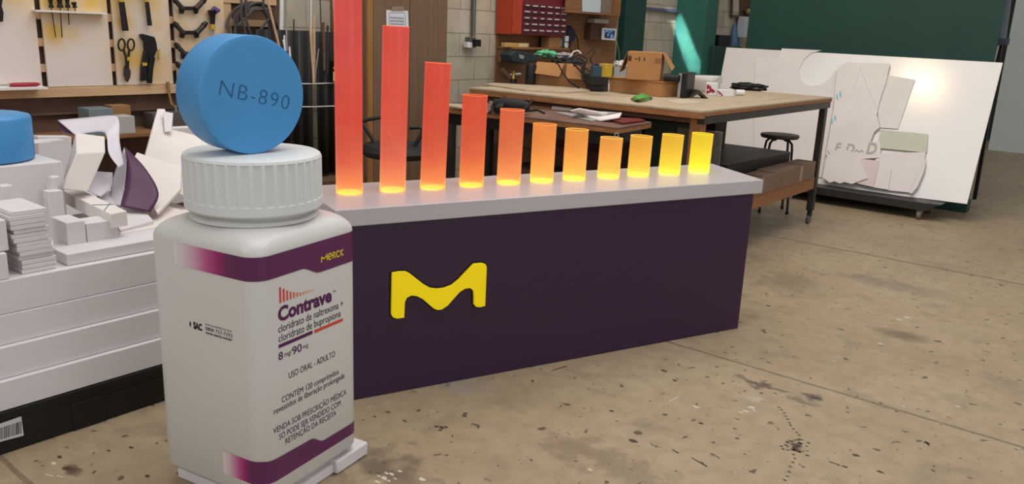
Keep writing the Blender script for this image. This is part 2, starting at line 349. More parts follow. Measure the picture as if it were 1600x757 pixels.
def tube_material(i, cs, h):
    m = bpy.data.materials.new('glowing acrylic %s' % ['red', 'coral', 'scarlet', 'vermilion', 'orange', 'tangerine', 'apricot', 'amber', 'gold', 'honey', 'lemon'][i]); m.use_nodes = True
    nt = m.node_tree; N = nt.nodes; L = nt.links; N.remove(N['Principled BSDF']); out = N['Material Output']
    tc = N.new('ShaderNodeTexCoord'); sp = N.new('ShaderNodeSeparateXYZ'); L.new(tc.outputs['Object'], sp.inputs[0])
    r = N.new('ShaderNodeValToRGB'); e = r.color_ramp.elements; dv = N.new('ShaderNodeMath'); dv.operation = 'DIVIDE'; dv.inputs[1].default_value = 0.60
    L.new(sp.outputs[2], dv.inputs[0]); L.new(dv.outputs[0], r.inputs[0])
    cs = [(a_, min(255, b_ + (18 if i < 5 else 26)), c_ + 26) for a_, b_, c_ in cs]
    e[0].position = 0.0; e[0].color = lin(cs[0]); e[1].position = 1.0; e[1].color = lin(cs[4])
    for p, c in ((0.06, cs[1]), (0.22, cs[2]), (0.50, cs[3])): q = e.new(p); q.color = lin(c)
    st = N.new('ShaderNodeValToRGB'); e = st.color_ramp.elements; L.new(dv.outputs[0], st.inputs[0])
    e[0].position = 0; e[0].color = (1, 1, 1, 1); e[1].position = 0.25; e[1].color = (.66, .66, .66, 1); q = e.new(0.06); q.color = (.82, .82, .82, 1)
    lw = N.new('ShaderNodeLayerWeight'); lw.inputs[0].default_value = 0.2
    pw = N.new('ShaderNodeMath'); pw.operation = 'POWER'; pw.inputs[1].default_value = 3; L.new(lw.outputs['Facing'], pw.inputs[0])
    ad = N.new('ShaderNodeMath'); ad.operation = 'MULTIPLY_ADD'; ad.inputs[1].default_value = 0.5; L.new(pw.outputs[0], ad.inputs[0]); L.new(st.outputs[0], ad.inputs[2])
    ns = N.new('ShaderNodeTexNoise'); ns.inputs['Scale'].default_value = 7; ns.inputs['Detail'].default_value = 6; L.new(tc.outputs['Object'], ns.inputs['Vector'])
    nm = N.new('ShaderNodeMapRange'); nm.inputs[1].default_value = 0.3; nm.inputs[2].default_value = 0.7; nm.inputs[3].default_value = 0.90; nm.inputs[4].default_value = 1.10; L.new(ns.outputs['Fac'], nm.inputs[0])
    ml = N.new('ShaderNodeMath'); ml.operation = 'MULTIPLY'; L.new(ad.outputs[0], ml.inputs[0]); L.new(nm.outputs[0], ml.inputs[1])
    ml2 = N.new('ShaderNodeMath'); ml2.operation = 'MULTIPLY'; L.new(ml.outputs[0], ml2.inputs[0]); ml2.inputs[1].default_value = 1.16 if i < 5 else 1.36
    em = N.new('ShaderNodeEmission'); L.new(r.outputs[0], em.inputs[0]); L.new(ml2.outputs[0], em.inputs[1])
    base = lin(cs[3])
    tr = N.new('ShaderNodeBsdfTransparent'); tr.inputs[0].default_value = tuple(0.35 + 0.65 * v for v in base[:3]) + (1,)
    df = N.new('ShaderNodeBsdfPrincipled'); df.inputs['Base Color'].default_value = tuple(0.25 * v for v in base[:3]) + (1,); df.inputs['Roughness'].default_value = 0.3; df.inputs['Specular IOR Level'].default_value = 0.4
    a1 = N.new('ShaderNodeAddShader'); L.new(em.outputs[0], a1.inputs[0]); L.new(df.outputs[0], a1.inputs[1])
    mx = N.new('ShaderNodeMixShader'); mx.inputs[0].default_value = 0.46 if i < 5 else 0.40
    L.new(tr.outputs[0], mx.inputs[1]); L.new(a1.outputs[0], mx.inputs[2]); L.new(mx.outputs[0], out.inputs[0])
    return m
for i, (u, h, c, lb) in enumerate(TUBES):
    p = cpt(u, 0.285, 0.7805)
    t = thing('light_tube', lb, 'lamp', p, 0, 'glowing tubes on the counter')
    R0, R1 = 0.054, 0.051
    TLT = Matrix.Translation(p) @ Matrix.Rotation((0, .018, .030, .016, .018, .012, .010, .030, .022, .030, .020)[i], 4, CN * 1.0) ; TLT = TLT if True else None
    link('tube_wall', G(TLT).lathe([(R1, 0.0), (R0, 0.0), (R0, h), (R1, h)], 64, close=True), tube_material(i, c, h), t)
    c4 = c[1] if i > 5 else c[2]
    link('tube_rim', G(TLT).lathe([(R1 - 0.0002, h + 0.0001), (R0 + 0.0002, h + 0.0001), (R0 + 0.0002, h + 0.0018), (R1 - 0.0002, h + 0.0018)], 64, close=True), mat('lit rim tone %d' % i, c4, emit=0.55), t)
    ml = mat('warm lamp disc %d' % i, c[0], emit=7.0)
    link('lamp_disc', G(Matrix.Translation(p)).lathe([(0.047, 0.0), (0.047, 0.006), (0.0, 0.008)], 32), ml, t)

# ------------------------------------------------------------------ giant pill bottle
BC = Vector((-2.135, 1.408, 0)); BS = 0.445; BR = 0.055; BA = math.radians(100.66)
MB_ = Matrix.Translation(BC) @ Matrix.Rotation(BA, 4, 'Z')
bex = (MB_.to_3x3() @ Vector((1, 0, 0))); bey = (MB_.to_3x3() @ Vector((0, 1, 0)))
def ring(half, r, z, n=8):
    o = []
    for k in range(4):
        sx = (1, -1, -1, 1)[k]; sy = (1, 1, -1, -1)[k]
        for i in range(n + 1):
            th = math.pi / 2 * (k + i / n)
            o.append(Vector(((half - r) * sx + r * math.cos(th), (half - r) * sy + r * math.sin(th), z)))
    return o
def ring_out(inset, z): return ring(BS / 2 - inset, max(0.012, BR - inset * 0.5), z)
rows = [ring_out(0.02, 0.062), ring_out(0.008, 0.066), ring_out(0.0, 0.078), ring_out(0.0, 0.45), ring_out(0.0, 0.815)]
for k in range(1, 9):
    th = math.pi / 2 * k / 8; rows.append(ring(BS / 2 - 0.062 * (1 - math.cos(th)), BR + 0.05 * (1 - math.cos(th)), 0.815 + 0.058 * math.sin(th)))
def circ(r, z, n=8):
    o = []
    for k in range(4):
        for i in range(n + 1):
            th = math.pi / 2 * (k + i / n); o.append(Vector((r * math.cos(th), r * math.sin(th), z)))
    return o
rows += [circ(0.188, 0.874), circ(0.188, 0.884), circ(0.180, 0.888), circ(0.176, 0.889)]
bot = thing('pill_bottle', 'giant white square pill bottle with purple bands and printed text', 'bottle', BC, BA)
g = G(MB_); n = len(rows[0]); vs = [p for r in rows for p in r]; fs = []
for i in range(len(rows) - 1):
    for j in range(n):
        j2 = (j + 1) % n; fs.append((i * n + j, i * n + j2, (i + 1) * n + j2, (i + 1) * n + j))
fs.append(tuple(reversed(range(n)))); fs.append(tuple((len(rows) - 1) * n + j for j in range(n)))
g.add(vs, fs)
body = link('bottle_body', g, M_bottle, bot, ang=50)
link('neck', G(MB_).lathe([(0.172, 0.885), (0.172, 0.906)], 64), M_bottle, bot)
# cap with moulded grooves
prof_n = 152
def cap_ring(r, z, groove=0.0):
    o = []
    for i in range(prof_n):
        ph = (i % 4); rr = r - (groove if ph in (0, 1) else 0.0); a = 2 * math.pi * i / prof_n
        o.append(Vector((rr * math.cos(a), rr * math.sin(a), z)))
    return o
cr = [cap_ring(0.178, 0.900), cap_ring(0.196, 0.902), cap_ring(0.201, 0.908), cap_ring(0.201, 0.932), cap_ring(0.201, 0.934, 0.0048), cap_ring(0.201, 1.052, 0.0048), cap_ring(0.2005, 1.054), cap_ring(0.197, 1.062), cap_ring(0.190, 1.066), cap_ring(0.12, 1.067)]
g = G(MB_); vs = [p for r in cr for p in r]; fs = []
for i in range(len(cr) - 1):
    for j in range(prof_n):
        j2 = (j + 1) % prof_n; fs.append((i * prof_n + j, i * prof_n + j2, (i + 1) * prof_n + j2, (i + 1) * prof_n + j))
fs.append(tuple(reversed(range(prof_n)))); fs.append(tuple((len(cr) - 1) * prof_n + j for j in range(prof_n)))
g.add(vs, fs); link('ribbed_cap', g, mat('white cap plastic', (214, 218, 218), rough=0.5), bot, ang=30)
# printed bands: strip that follows the outline, from the left face round the corner onto the right face
def path_pt(t, z, off=0.0012):
    """t: 0 at the front corner, negative along the left face, positive along the right face"""
    h = BS / 2 + off; r = BR + off; q = math.pi / 2 * r
    if t < -q / 2: p = (-h, -(h - r) + (-q / 2 - t))
    elif t > q / 2: p = (-(h - r) + (t - q / 2), -h)
    else:
        a = math.pi + (t + q / 2) / r; p = (-(h - r) + r * math.cos(a), -(h - r) + r * math.sin(a))
    return Vector((p[0], p[1], z))
QB = math.pi / 2 * (BR + 0.0012) / 2
def xR(x): return x + (BS / 2 - BR) + QB      # right face x -> t
def tL(x): return (x - (BS / 2 - BR)) - QB    # left face x -> t
def band_mat(name, t0, t1):
    m = bpy.data.materials.new(name); m.use_nodes = True; nt = m.node_tree; N = nt.nodes; L = nt.links; b = N['Principled BSDF']
    tc = N.new('ShaderNodeTexCoord'); sp = N.new('ShaderNodeSeparateXYZ'); L.new(tc.outputs['Object'], sp.inputs[0])
    mr = N.new('ShaderNodeMapRange'); mr.inputs[1].default_value = t0; mr.inputs[2].default_value = t1; L.new(sp.outputs[1], mr.inputs[0])
    r = N.new('ShaderNodeValToRGB'); e = r.color_ramp.elements
    e[0].position = 0; e[0].color = lin((220, 218, 216)); e[1].position = 1; e[1].color = lin((92, 34, 84))
    for p, c in ((0.25, (212, 180, 196)), (0.55, (184, 84, 140)), (0.75, (150, 30, 104)), (0.87, (112, 30, 92))): q = e.new(p); q.color = lin(c)
    L.new(mr.outputs[0], r.inputs[0]); L.new(r.outputs[0], b.inputs['Base Color']); b.inputs['Roughness'].default_value = 0.36
    return m
def band(name, top, bot_, t_start, mt):
    ts = [t_start + (-QB - t_start) * i / 12 for i in range(13)] + [-QB + 2 * QB * i / 10 for i in range(1, 11)]
    t_end = xR(BS / 2 - BR) + 0.03
    ts += [QB + (t_end - QB) * i / 60 for i in range(1, 61)]
    qr = math.pi / 2 * (BR + 0.0012)
    def P(t, z):
        te = xR(BS / 2 - BR) + 0.0
        if t > te:
            a = -math.pi / 2 + (t - te) / (BR + 0.0012); h = BS / 2 + 0.0012; r = BR + 0.0012
            return Vector(((h - r) + r * math.cos(a), -(h - r) + r * math.sin(a), z))
        return path_pt(t, z)
    return link(name, G(MB_).grid([[P(t, bot_(t)) for t in ts], [P(t, top(t)) for t in ts]]), mt, body)
def curve(pts):
    def f(t):
        if t <= pts[0][0]: return pts[0][1]
        for (a, za), (b, zb) in zip(pts, pts[1:]):
            if t <= b:
                s = (t - a) / (b - a); s = s * s * (3 - 2 * s); return za + (zb - za) * s
        return pts[-1][1]
    return f
m1 = band_mat('purple fading band', 0.095, -0.135)
m2 = band_mat('short purple fading band', -0.055, -0.180)
b1 = band('purple_band', lambda t: 0.815, curve([(xR(-0.045), 0.746), (xR(0.034), 0.718)]), tL(-0.10), m1); b1['label'] = 'upper purple band fading to white on the left'
b2 = band('purple_band', curve([(xR(-0.21), 0.192), (xR(-0.20), 0.190), (xR(-0.022), 0.187), (xR(0.038), 0.157)]), lambda t: 0.117, tL(0.06), m2); b2['label'] = 'lower purple band with a wave in its top edge'
def on_right(s, x0, x1, zb, hc, m, bold=0.0, spacing=1.0, name='lettering', off=0.0, zr=None):
    o = MB_ @ Vector((x0, -BS / 2 - off, zb)); r = bex.copy(); w_ = x1 - x0
    return link(name, text_geo(s, w_, hc, o, r, (0, 0, 1), bold=bold, spacing=spacing), m, body)
wm_ = G()
def stroke(pts, w=0.0022):
    P = [Vector(p) for p in pts]; f = -BS / 2 - 0.0024; L_, R_ = [], []
    for i, p in enumerate(P):
        t = (P[min(i + 1, len(P) - 1)] - P[max(i - 1, 0)]).normalized(); q = Vector((-t.y, t.x)) * w
        L_.append(MB_ @ Vector((0.038 + p.x + q.x, f, 0.747 + p.y + q.y))); R_.append(MB_ @ Vector((0.038 + p.x - q.x, f, 0.747 + p.y - q.y)))
    g_ = G(); g_.grid([L_, R_]); wm_.add(g_.v, g_.f)
cr_ = lambda cx, cy, rx, ry, a0, a1, n=12: [(cx + rx * math.cos(math.radians(a0 + (a1 - a0) * k / n)), cy + ry * math.sin(math.radians(a0 + (a1 - a0) * k / n))) for k in range(n + 1)]
stroke([(0.002, 0), (0.002, 0.018)]); stroke([(0.002, 0.017), (0.008, 0.013), (0.014, 0.010), (0.020, 0.013), (0.027, 0.022)]); stroke([(0.027, 0.023), (0.027, 0.002)])
stroke([(0.033, 0.011), (0.046, 0.011)]); stroke(cr_(0.040, 0.011, 0.0075, 0.0095, 0, 310))
stroke([(0.053, 0.001), (0.053, 0.020), (0.061, 0.020), (0.064, 0.016), (0.061, 0.011), (0.054, 0.010)]); stroke([(0.059, 0.010), (0.065, 0.001)])
stroke(cr_(0.0775, 0.011, 0.0075, 0.0095, 50, 320)); stroke([(0.079, 0.016), (0.084, 0.018)])
stroke([(0.090, 0.001), (0.090, 0.021)]); stroke([(0.101, 0.021), (0.091, 0.011), (0.102, 0.001)])
link('printed_wordmark', wm_, M_gold, body)
on_right('Contrave', -0.145, 0.085, 0.6135, 0.043, M_inkp, bold=0.042)
on_right('TM', 0.090, 0.104, 0.636, 0.008, M_inkp)
on_right('cloridrato de naltrexona +', -0.145, 0.138, 0.579, 0.0245, M_ink)
on_right('cloridrato de bupropiona', -0.145, 0.126, 0.550, 0.0245, M_ink)
on_right('8', -0.148, -0.130, 0.495, 0.025, M_inkp, bold=0.01)
on_right('mg/', -0.124, -0.094, 0.498, 0.016, M_inkp)
on_right('90', -0.092, -0.052, 0.493, 0.026, M_inkp, bold=0.01)
on_right('mg', -0.047, -0.024, 0.497, 0.015, M_inkp)
on_right('USO ORAL - ADULTO', -0.109, 0.097, 0.424, 0.021, M_ink)
on_right('CONTÉM 120 comprimidos', -0.140, 0.113, 0.358, 0.020, M_ink)
on_right('revestidos de liberação prolongada', -0.173, 0.141, 0.334, 0.020, M_ink)
on_right('VENDA SOB PRESCRIÇÃO MÉDICA', -0.178, 0.149, 0.273, 0.020, M_inkp)
on_right('SÓ PODE SER VENDIDO COM', -0.156, 0.120, 0.245, 0.020, M_inkp)
on_right('RETENÇÃO DA RECEITA', -0.131, 0.098, 0.219, 0.020, M_inkp)
def rect_right(x0, x1, z0, z1, m, name='printed_bar', rr=0.0):
    f = -BS / 2 - 0.0008
    return link(name, G(MB_).add([(x0, f, z0), (x1, f, z0), (x1, f, z1), (x0, f, z1)], [(0, 1, 2, 3)]), m, body)
rect_right(-0.146, -0.004, 0.532, 0.543, M_inkp); rect_right(0.004, 0.136, 0.531, 0.541, M_inkr)
bh = [0.047, 0.039, 0.030, 0.023, 0.018, 0.014, 0.010, 0.008, 0.007, 0.006, 0.005]
for i, hh in enumerate(bh):
    x = -0.137 + i * 0.0137; t_ = i / 10
    rect_right(x, x + 0.0075, 0.667, 0.667 + hh, mat('printed bar tone %d' % i, (208 + 10 * t_, 66 + 110 * t_, 56 + 60 * t_)))
def on_left(s, x0, x1, zb, hc, m, bold=0.0):
    o = MB_ @ Vector((-BS / 2, -x0, zb)); return link('lettering', text_geo(s, x1 - x0, hc, o, -bey, (0, 0, 1), bold=bold), m, body)
on_left('SAC', -0.036, 0.0, 0.562, 0.021, M_ink, bold=0.05)
on_left('SERVIÇO DE ATENDIMENTO AO CLIENTE', 0.014, 0.121, 0.583, 0.006, M_ink)
on_left('0800 727-7293', 0.014, 0.122, 0.5675, 0.0115, M_ink)
on_left('www.merck.com.br', 0.014, 0.121, 0.5565, 0.0085, M_ink, bold=0.02)
link('printed_mark', G(MB_).add([(-BS / 2 - 0.0008, 0.050, 0.562), (-BS / 2 - 0.0008, 0.046, 0.568), (-BS / 2 - 0.0008, 0.046, 0.577), (-BS / 2 - 0.0008, 0.050, 0.582), (-BS / 2 - 0.0008, 0.053, 0.572)], [(0, 1, 2, 3, 4)]), M_ink, body)
# foam plinth under the bottle
pl = G(MB_)
pl.box(-0.185, 0.245, -0.205, 0.20, 0.0, 0.034); pl.box(-0.165, 0.232, -0.185, 0.18, 0.034, 0.0615); pl.box(0.10, 0.262, -0.222, -0.05, 0.002, 0.050)
single('foam_plinth', pl, M_foam, 'white foam plinth under the giant pill bottle', 'plinth', bevel=0.006)

# blue tablets
TD = 0.338; TT = 0.130
def tablet_prof():
    R_ = TD / 2; p = [(R_ - 0.006 - 0.0, 0.0), (R_ - 0.0015, 0.0015), (R_, 0.006), (R_, TT - 0.006), (R_ - 0.0015, TT - 0.0015), (R_ - 0.006, TT)]
    return [(0.10, -0.003), (0.15, -0.0005)] + p + [(0.15, TT + 0.0005), (0.10, TT + 0.003)]
TNA = math.radians(131) - AZ      # heading of the printed face
tn = Vector((math.sin(TNA), math.cos(TNA), 0)); tr_ = Vector((-tn.y, tn.x, 0))      # facing normal, reading direction
a_ = math.radians(-13.0)
rr_ = tr_ * math.cos(a_) + Vector((0, 0, 1)) * math.sin(a_); uu_ = -tr_ * math.sin(a_) + Vector((0, 0, 1)) * math.cos(a_)
TC = PD(377.5, 146.5, 2.39)
TC.z = 1.067 + TD / 2
MT = Matrix((rr_, uu_, tn)).transposed().to_4x4(); MT.translation = TC - tn * TT / 2 + Vector((0, 0, 0))
tb = thing('tablet', 'giant blue tablet standing on edge on the bottle cap', 'tablet model', Vector((TC.x, TC.y, 1.067)), 0)
tbody = link('tablet_body', G(MT).lathe(tablet_prof(), 96), M_blue, tb, ang=50)
FC = TC + tn * (TT / 2 + 0.0032)
link('engraved_lettering', text_geo('NB-890', 0.226, 0.046, FC - rr_ * 0.108 - uu_ * 0.020, rr_, uu_, bold=-0.022, spacing=1.12), M_bluetext, tb)

# ------------------------------------------------------------------ foam pile on the black pallet
XF = -2.84
pal = thing('black_pallet', 'black plastic pallet under the pile of white foam, barcode sticker on its side', 'pallet', (-3.5, 1.2, 0))
g = G()
g.box(-4.3, XF, 0.35, 1.97, 0.105, 0.155)
for y in (0.35, 1.10, 1.84): g.box(-4.3, XF + 0.0, y, y + 0.12, 0.0, 0.105)
g.box(XF - 0.02, XF - 0.004, 0.35, 1.97, 0.0, 0.105)
link('pallet_deck', g, M_black, pal, bevel=0.004)
link('pallet_rim', G().box(XF - 0.004, XF + 0.006, 0.35, 1.97, 0.128, 0.153), M_black, pal, bevel=0.002)
def wallrect(pts, X, t=0.002): return G().prism([PX(x, y, X) for x, y in pts], (t, 0, 0))
stk = link('barcode_sticker', wallrect([(-4, 692), (-4, 664), (33, 651), (37, 681)], XF + 0.001, 0.001), mat('sticker white', (205, 205, 205), rough=0.5), pal)
stk['label'] = 'white barcode sticker'
g = G(); random.seed(3); x = 0.5
while x < 33:
    w_ = random.choice((0.4, 0.7, 1.1, 0.5)); 
    def e(xx, f): return ((1 - f) * (691.5 - 0.30 * (xx + 4)) + f * (667 - 0.32 * (xx + 4)))
    g.add([PX(x, e(x, 0.1), XF + 0.0025), PX(x + w_, e(x + w_, 0.1), XF + 0.0025), PX(x + w_, e(x + w_, 0.85), XF + 0.0025), PX(x, e(x, 0.85), XF + 0.0025)], [(0, 1, 2, 3)])
    x += w_ + random.choice((0.4, 0.6, 0.9))
link('barcode', g, M_ink, stk)
layers = [(0.156, 0.258, -2.838, 'lowest thick white foam slab, lying on the black pallet'),
          (0.259, 0.368, -2.856, 'thick white foam slab, second from the bottom of the pile'),
          (0.369, 0.472, -2.874, 'thick white foam slab, third from the bottom of the pile'),
          (0.473, 0.588, -2.876, 'thick white foam slab at the top of the four big slabs')]
for z0, z1, X, lb in layers:
    single('foam_slab', G().box(-4.25, X, 0.36, 1.95, z0, z1), M_foam, lb, 'foam slab', 'big foam slabs on the pallet', bevel=0.003)
Z0 = 0.589
def fblock(x0, x1, ybl, ytop, X, depth, label, name='foam_block', m=None, z0=Z0, group='foam offcuts on the pile'):
    a = PX(x0, ybl, X); b = PX(x1, ybl, X); top = PX((x0 + x1) / 2, ytop, X).z
    return single(name, G().box(X - depth, X, a.y, b.y, z0, top), m or M_foam, label, 'foam block', group, bevel=0.003)
# beam at right front of the slab pile
fblock(106, 300, 420, 381, -2.905, 0.16, 'long low white foam beam just above the big slabs, running behind the bottle', z0=Z0)
ztop = PX(106, 394, -2.905).z
fblock(0, 17, 450, 396, -2.88, 0.2, 'small white foam block at the left frame edge, lowest of two')
fblock(-60, 15, 395, 348, -2.90, 0.2, 'white foam block at the left frame edge, upper one', z0=PX(8, 396, -2.88).z + 0.002)
# stack of thin sheets
zb = Z0; za = PX(60, 322, -2.95).z; ya = PX(33, 420, -2.90).y; yb = PX(88, 420, -2.90).y; N_ = 14
desc = ['lowest', 'second', 'third', 'fourth', 'fifth', 'sixth', 'seventh', 'eighth', 'ninth', 'tenth', 'eleventh', 'twelfth', 'thirteenth', 'topmost']
random.seed(5)
for i in range(N_):
    h_ = (za - zb) / N_; o = random.uniform(-0.004, 0.004); wv = random.uniform(-0.006, 0.006)
    sh = -0.012 * (i > 6)
    single('foam_sheet', G().box(-3.12, -2.905 + o, ya + wv + sh, yb + wv + sh, zb + i * h_ + 0.0006, zb + (i + 1) * h_ - 0.0006), M_foam,
           'thin white foam sheet, %s of the narrow stack at the left' % desc[i], 'foam sheet', 'thin sheets in the narrow foam stack', bevel=0.001)
fblock(62, 98, 392, 302, -2.99 + 0.06, 0.0 + 0.012, 'upright thin white foam strip in front of the narrow stack', z0=za + 0.002) if False else None
def poly(pts, d, name, label, cat='foam block', m=None, group='foam offcuts on the pile', bevel=0.002):
    """pts: (px, py, X) outline in space, d extrusion"""
    return single(name, G().prism([PX(x, y, X) for x, y, X in pts], d), m or M_foam, label, cat, group, bevel=bevel)
poly([(75, 300, -3.30), (98, 298, -3.30), (107, 392, -3.30), (84, 392, -3.30)], (-0.05, 0, 0), 'foam_strip', 'upright white foam strip right of the narrow stack')
poly([(3, 292, -3.30), (20, 290, -3.30), (16, 345, -3.30), (0, 345, -3.30)], (-0.05, 0, 0), 'foam_strip', 'upright pale foam strip near the left frame edge')
poly([(82, 278, -3.34), (94, 276, -3.34), (89, 296, -3.34), (79, 300, -3.34)], (-0.04, 0, 0), 'foam_chip', 'small upright white foam chip behind the long bar')
zc = ztop + 0.001
fblock(107, 137, 392, 346, -3.02, 0.13, 'white foam cube left of the shaded cube, under the long bar', z0=Z0)
fblock(138, 187, 388, 346, -3.02, 0.10, 'shaded white foam cube under the end of the long bar', z0=Z0)
fblock(190, 330, 381, 353, -3.09, 0.42, 'flat white foam slab behind the low beam', z0=Z0, m=M_foam2)
# long diagonal bar with two pencil lines
e0 = PX(174, 357, -3.00); e1 = PX(200, 353, -3.00); e2 = PX(198, 330, -3.00); e3 = PX(173, 335, -3.00)
f3 = PX(96, 297, -3.62)
dv_ = f3 - e3
bar = single('foam_bar', G().prism([e0, e1, e2, e3], dv_), M_foam2, 'long white foam bar lying diagonally with thin pencil lines', 'foam bar', 'foam offcuts on the pile', bevel=0.002)
e3b = PX(66, 289, -3.75)
poly([(75, 305, -3.55), (102, 309, -3.45), (100, 324, -3.45), (66, 300, -3.55)], (-0.1, -0.05, 0), 'foam_chip', 'pale foam offcut sticking out left of the long bar')
def pencil(pa, pb): return link('pencil_line', G().tube([pa, pb], 0.0012, 6), M_ink, bar)
up_ = Vector((0, 0, 0.001))
pencil(e3 + dv_ * 0.12 + up_, e2 + dv_ * 0.30 + up_); pencil(e3 + dv_ * 0.34 + up_, e2 + dv_ * 0.24 + up_)
# tall white block that carries the second tablet
single('foam_block', G().box(-4.15, -3.42, 0.55, 1.385, Z0, 0.868), M_foam, 'big white foam block with the lying blue tablet on top', 'foam block', 'foam offcuts on the pile', bevel=0.004)
t2 = Vector((-3.62, 1.175, 0.869))
tb2 = thing('tablet', 'giant blue tablet lying flat on white foam at the left edge', 'tablet model', t2)
link('tablet_body', G(Matrix.Translation(t2 + Vector((0, 0, 0.003)))).lathe([(0.10, -0.0025), (0.165, -0.0005), (0.172, 0.0), (0.176, 0.003), (0.178, 0.010), (0.178, 0.160), (0.172, 0.172), (0.15, 0.178), (0.08, 0.181)], 96), M_blue, tb2, ang=50)
fblock(60, 110, 262, 222, -3.95, 0.12, 'white foam block just behind the lying blue tablet', z0=0.8685)
# slanting block with its end turned up
b4_ = [PX(98, 292, -3.42), PX(140, 292, -3.40), PX(150, 262, -3.62), PX(104, 262, -3.62)]
q = [PX(120, 240, -3.40), PX(165, 238, -3.40), PX(164, 213, -3.50), PX(118, 207, -3.50)]
single('foam_block', G().hull8([PX(97, 296, -3.36), PX(138, 300, -3.36), PX(146, 280, -3.50), PX(100, 276, -3.50)], q), M_foam2, 'slanting white foam block with its square end turned up', 'foam block', 'foam offcuts on the pile', bevel=0.004)
# curled vinyl sheet, white inside and purple outside
M_vp = mat('purple vinyl', (78, 42, 76), rough=0.4); M_vw = mat('white vinyl back', (222, 219, 228), rough=0.45)
cs = thing('curled_vinyl_sheet', 'curled vinyl offcut, white inside and dark purple outside, on the foam pile', 'vinyl sheet', PX(190, 300, -3.35))
def ribbon(P, Q, k=6):
    def samp(L_):
        L_ = [PX(*p) for p in L_]; o = []
        for i in range(len(L_) - 1):
            p0 = L_[max(i - 1, 0)]; p1 = L_[i]; p2 = L_[i + 1]; p3 = L_[min(i + 2, len(L_) - 1)]
            for j in range(k):
                t = j / k; o.append(0.5 * ((2 * p1) + (p2 - p0) * t + (2 * p0 - 5 * p1 + 4 * p2 - p3) * t * t + (3 * p1 - p0 - 3 * p2 + p3) * t ** 3))
        o.append(L_[-1]); return o
    A = samp(P); B = samp(Q); return G().grid([[a.lerp(b, j / 6) for j in range(7)] for a, b in zip(A, B)])
link('white_curl', ribbon([(90, 188, -3.95), (135, 184, -3.9), (176, 181, -3.8), (186, 190, -3.65), (187, 222, -3.5), (194, 258, -3.4)],
     [(116, 210, -3.7), (130, 209, -3.68), (158, 206, -3.6), (167, 215, -3.5), (170, 240, -3.42), (186, 262, -3.36)]), M_vw, cs, solid=0.002)
link('purple_curl', ribbon([(194, 230, -3.55), (199, 252, -3.45), (197, 285, -3.35), (188, 323, -3.25)],
     [(195, 230, -3.56), (226, 262, -3.4), (248, 302, -3.25), (235, 332, -3.2)]), M_vp, cs, solid=0.002)
link('purple_curl', ribbon([(90, 188, -3.95), (94, 200, -3.96), (99, 209, -3.97)], [(91, 188, -3.96), (104, 200, -3.9), (118, 211, -3.75)]), M_vp, cs, solid=0.002)
link('white_curl', ribbon([(194, 231, -3.6), (182, 262, -3.6), (174, 290, -3.5), (172, 318, -3.4)],
     [(198, 250, -3.5), (197, 270, -3.45), (194, 296, -3.4), (188, 322, -3.3)]), M_vw, cs, solid=0.002)
link('white_curl', ribbon([(150, 268, -3.5), (136, 285, -3.45), (131, 297, -3.42)], [(176, 270, -3.5), (174, 292, -3.42), (158, 308, -3.38)]), M_vw, cs, solid=0.002)
# angled foam boards
poly([(226, 246, -3.80), (246, 174, -3.95), (258, 174, -3.95), (268, 206, -3.85), (300, 214, -3.8), (330, 225, -3.7), (330, 330, -3.4), (276, 300, -3.5)], (-0.02, 0.01, 0.01), 'foam_board', 'tall slanting off-white foam board behind the curled purple sheet', 'foam board', M_foam2)
poly([(214, 238, -3.62), (284, 262, -3.52), (282, 296, -3.40), (246, 333, -3.18), (236, 318, -3.3), (200, 262, -3.55)], (-0.015, 0.01, -0.015), 'foam_board', 'wide off-white foam board under the tall slanting one', 'foam board', M_foam2)
poly([(256, 174, -3.92), (271, 177, -3.90), (269, 205, -3.82), (258, 206, -3.82)], (0.012, -0.01, 0.0), 'foam_chip', 'torn white strip at the top of the tall foam board')
poly([(268, 201, -4.05), (345, 197, -4.05), (345, 306, -4.05), (268, 320, -4.05)], (-0.08, 0, 0), 'foam_board', 'level white foam board behind the upright blue tablet', 'foam board')
poly([(60, 214, -4.17), (112, 214, -4.17), (112, 305, -4.17), (62, 308, -4.17)], (-0.07, 0, 0), 'foam_block', 'white foam block behind the slanting block')
poly([(150, 300, -3.50), (196, 296, -3.50), (240, 345, -3.14), (188, 360, -3.1)], (0, 0, -0.02), 'foam_board', 'flat white offcut lying under the curled sheet', 'foam board')

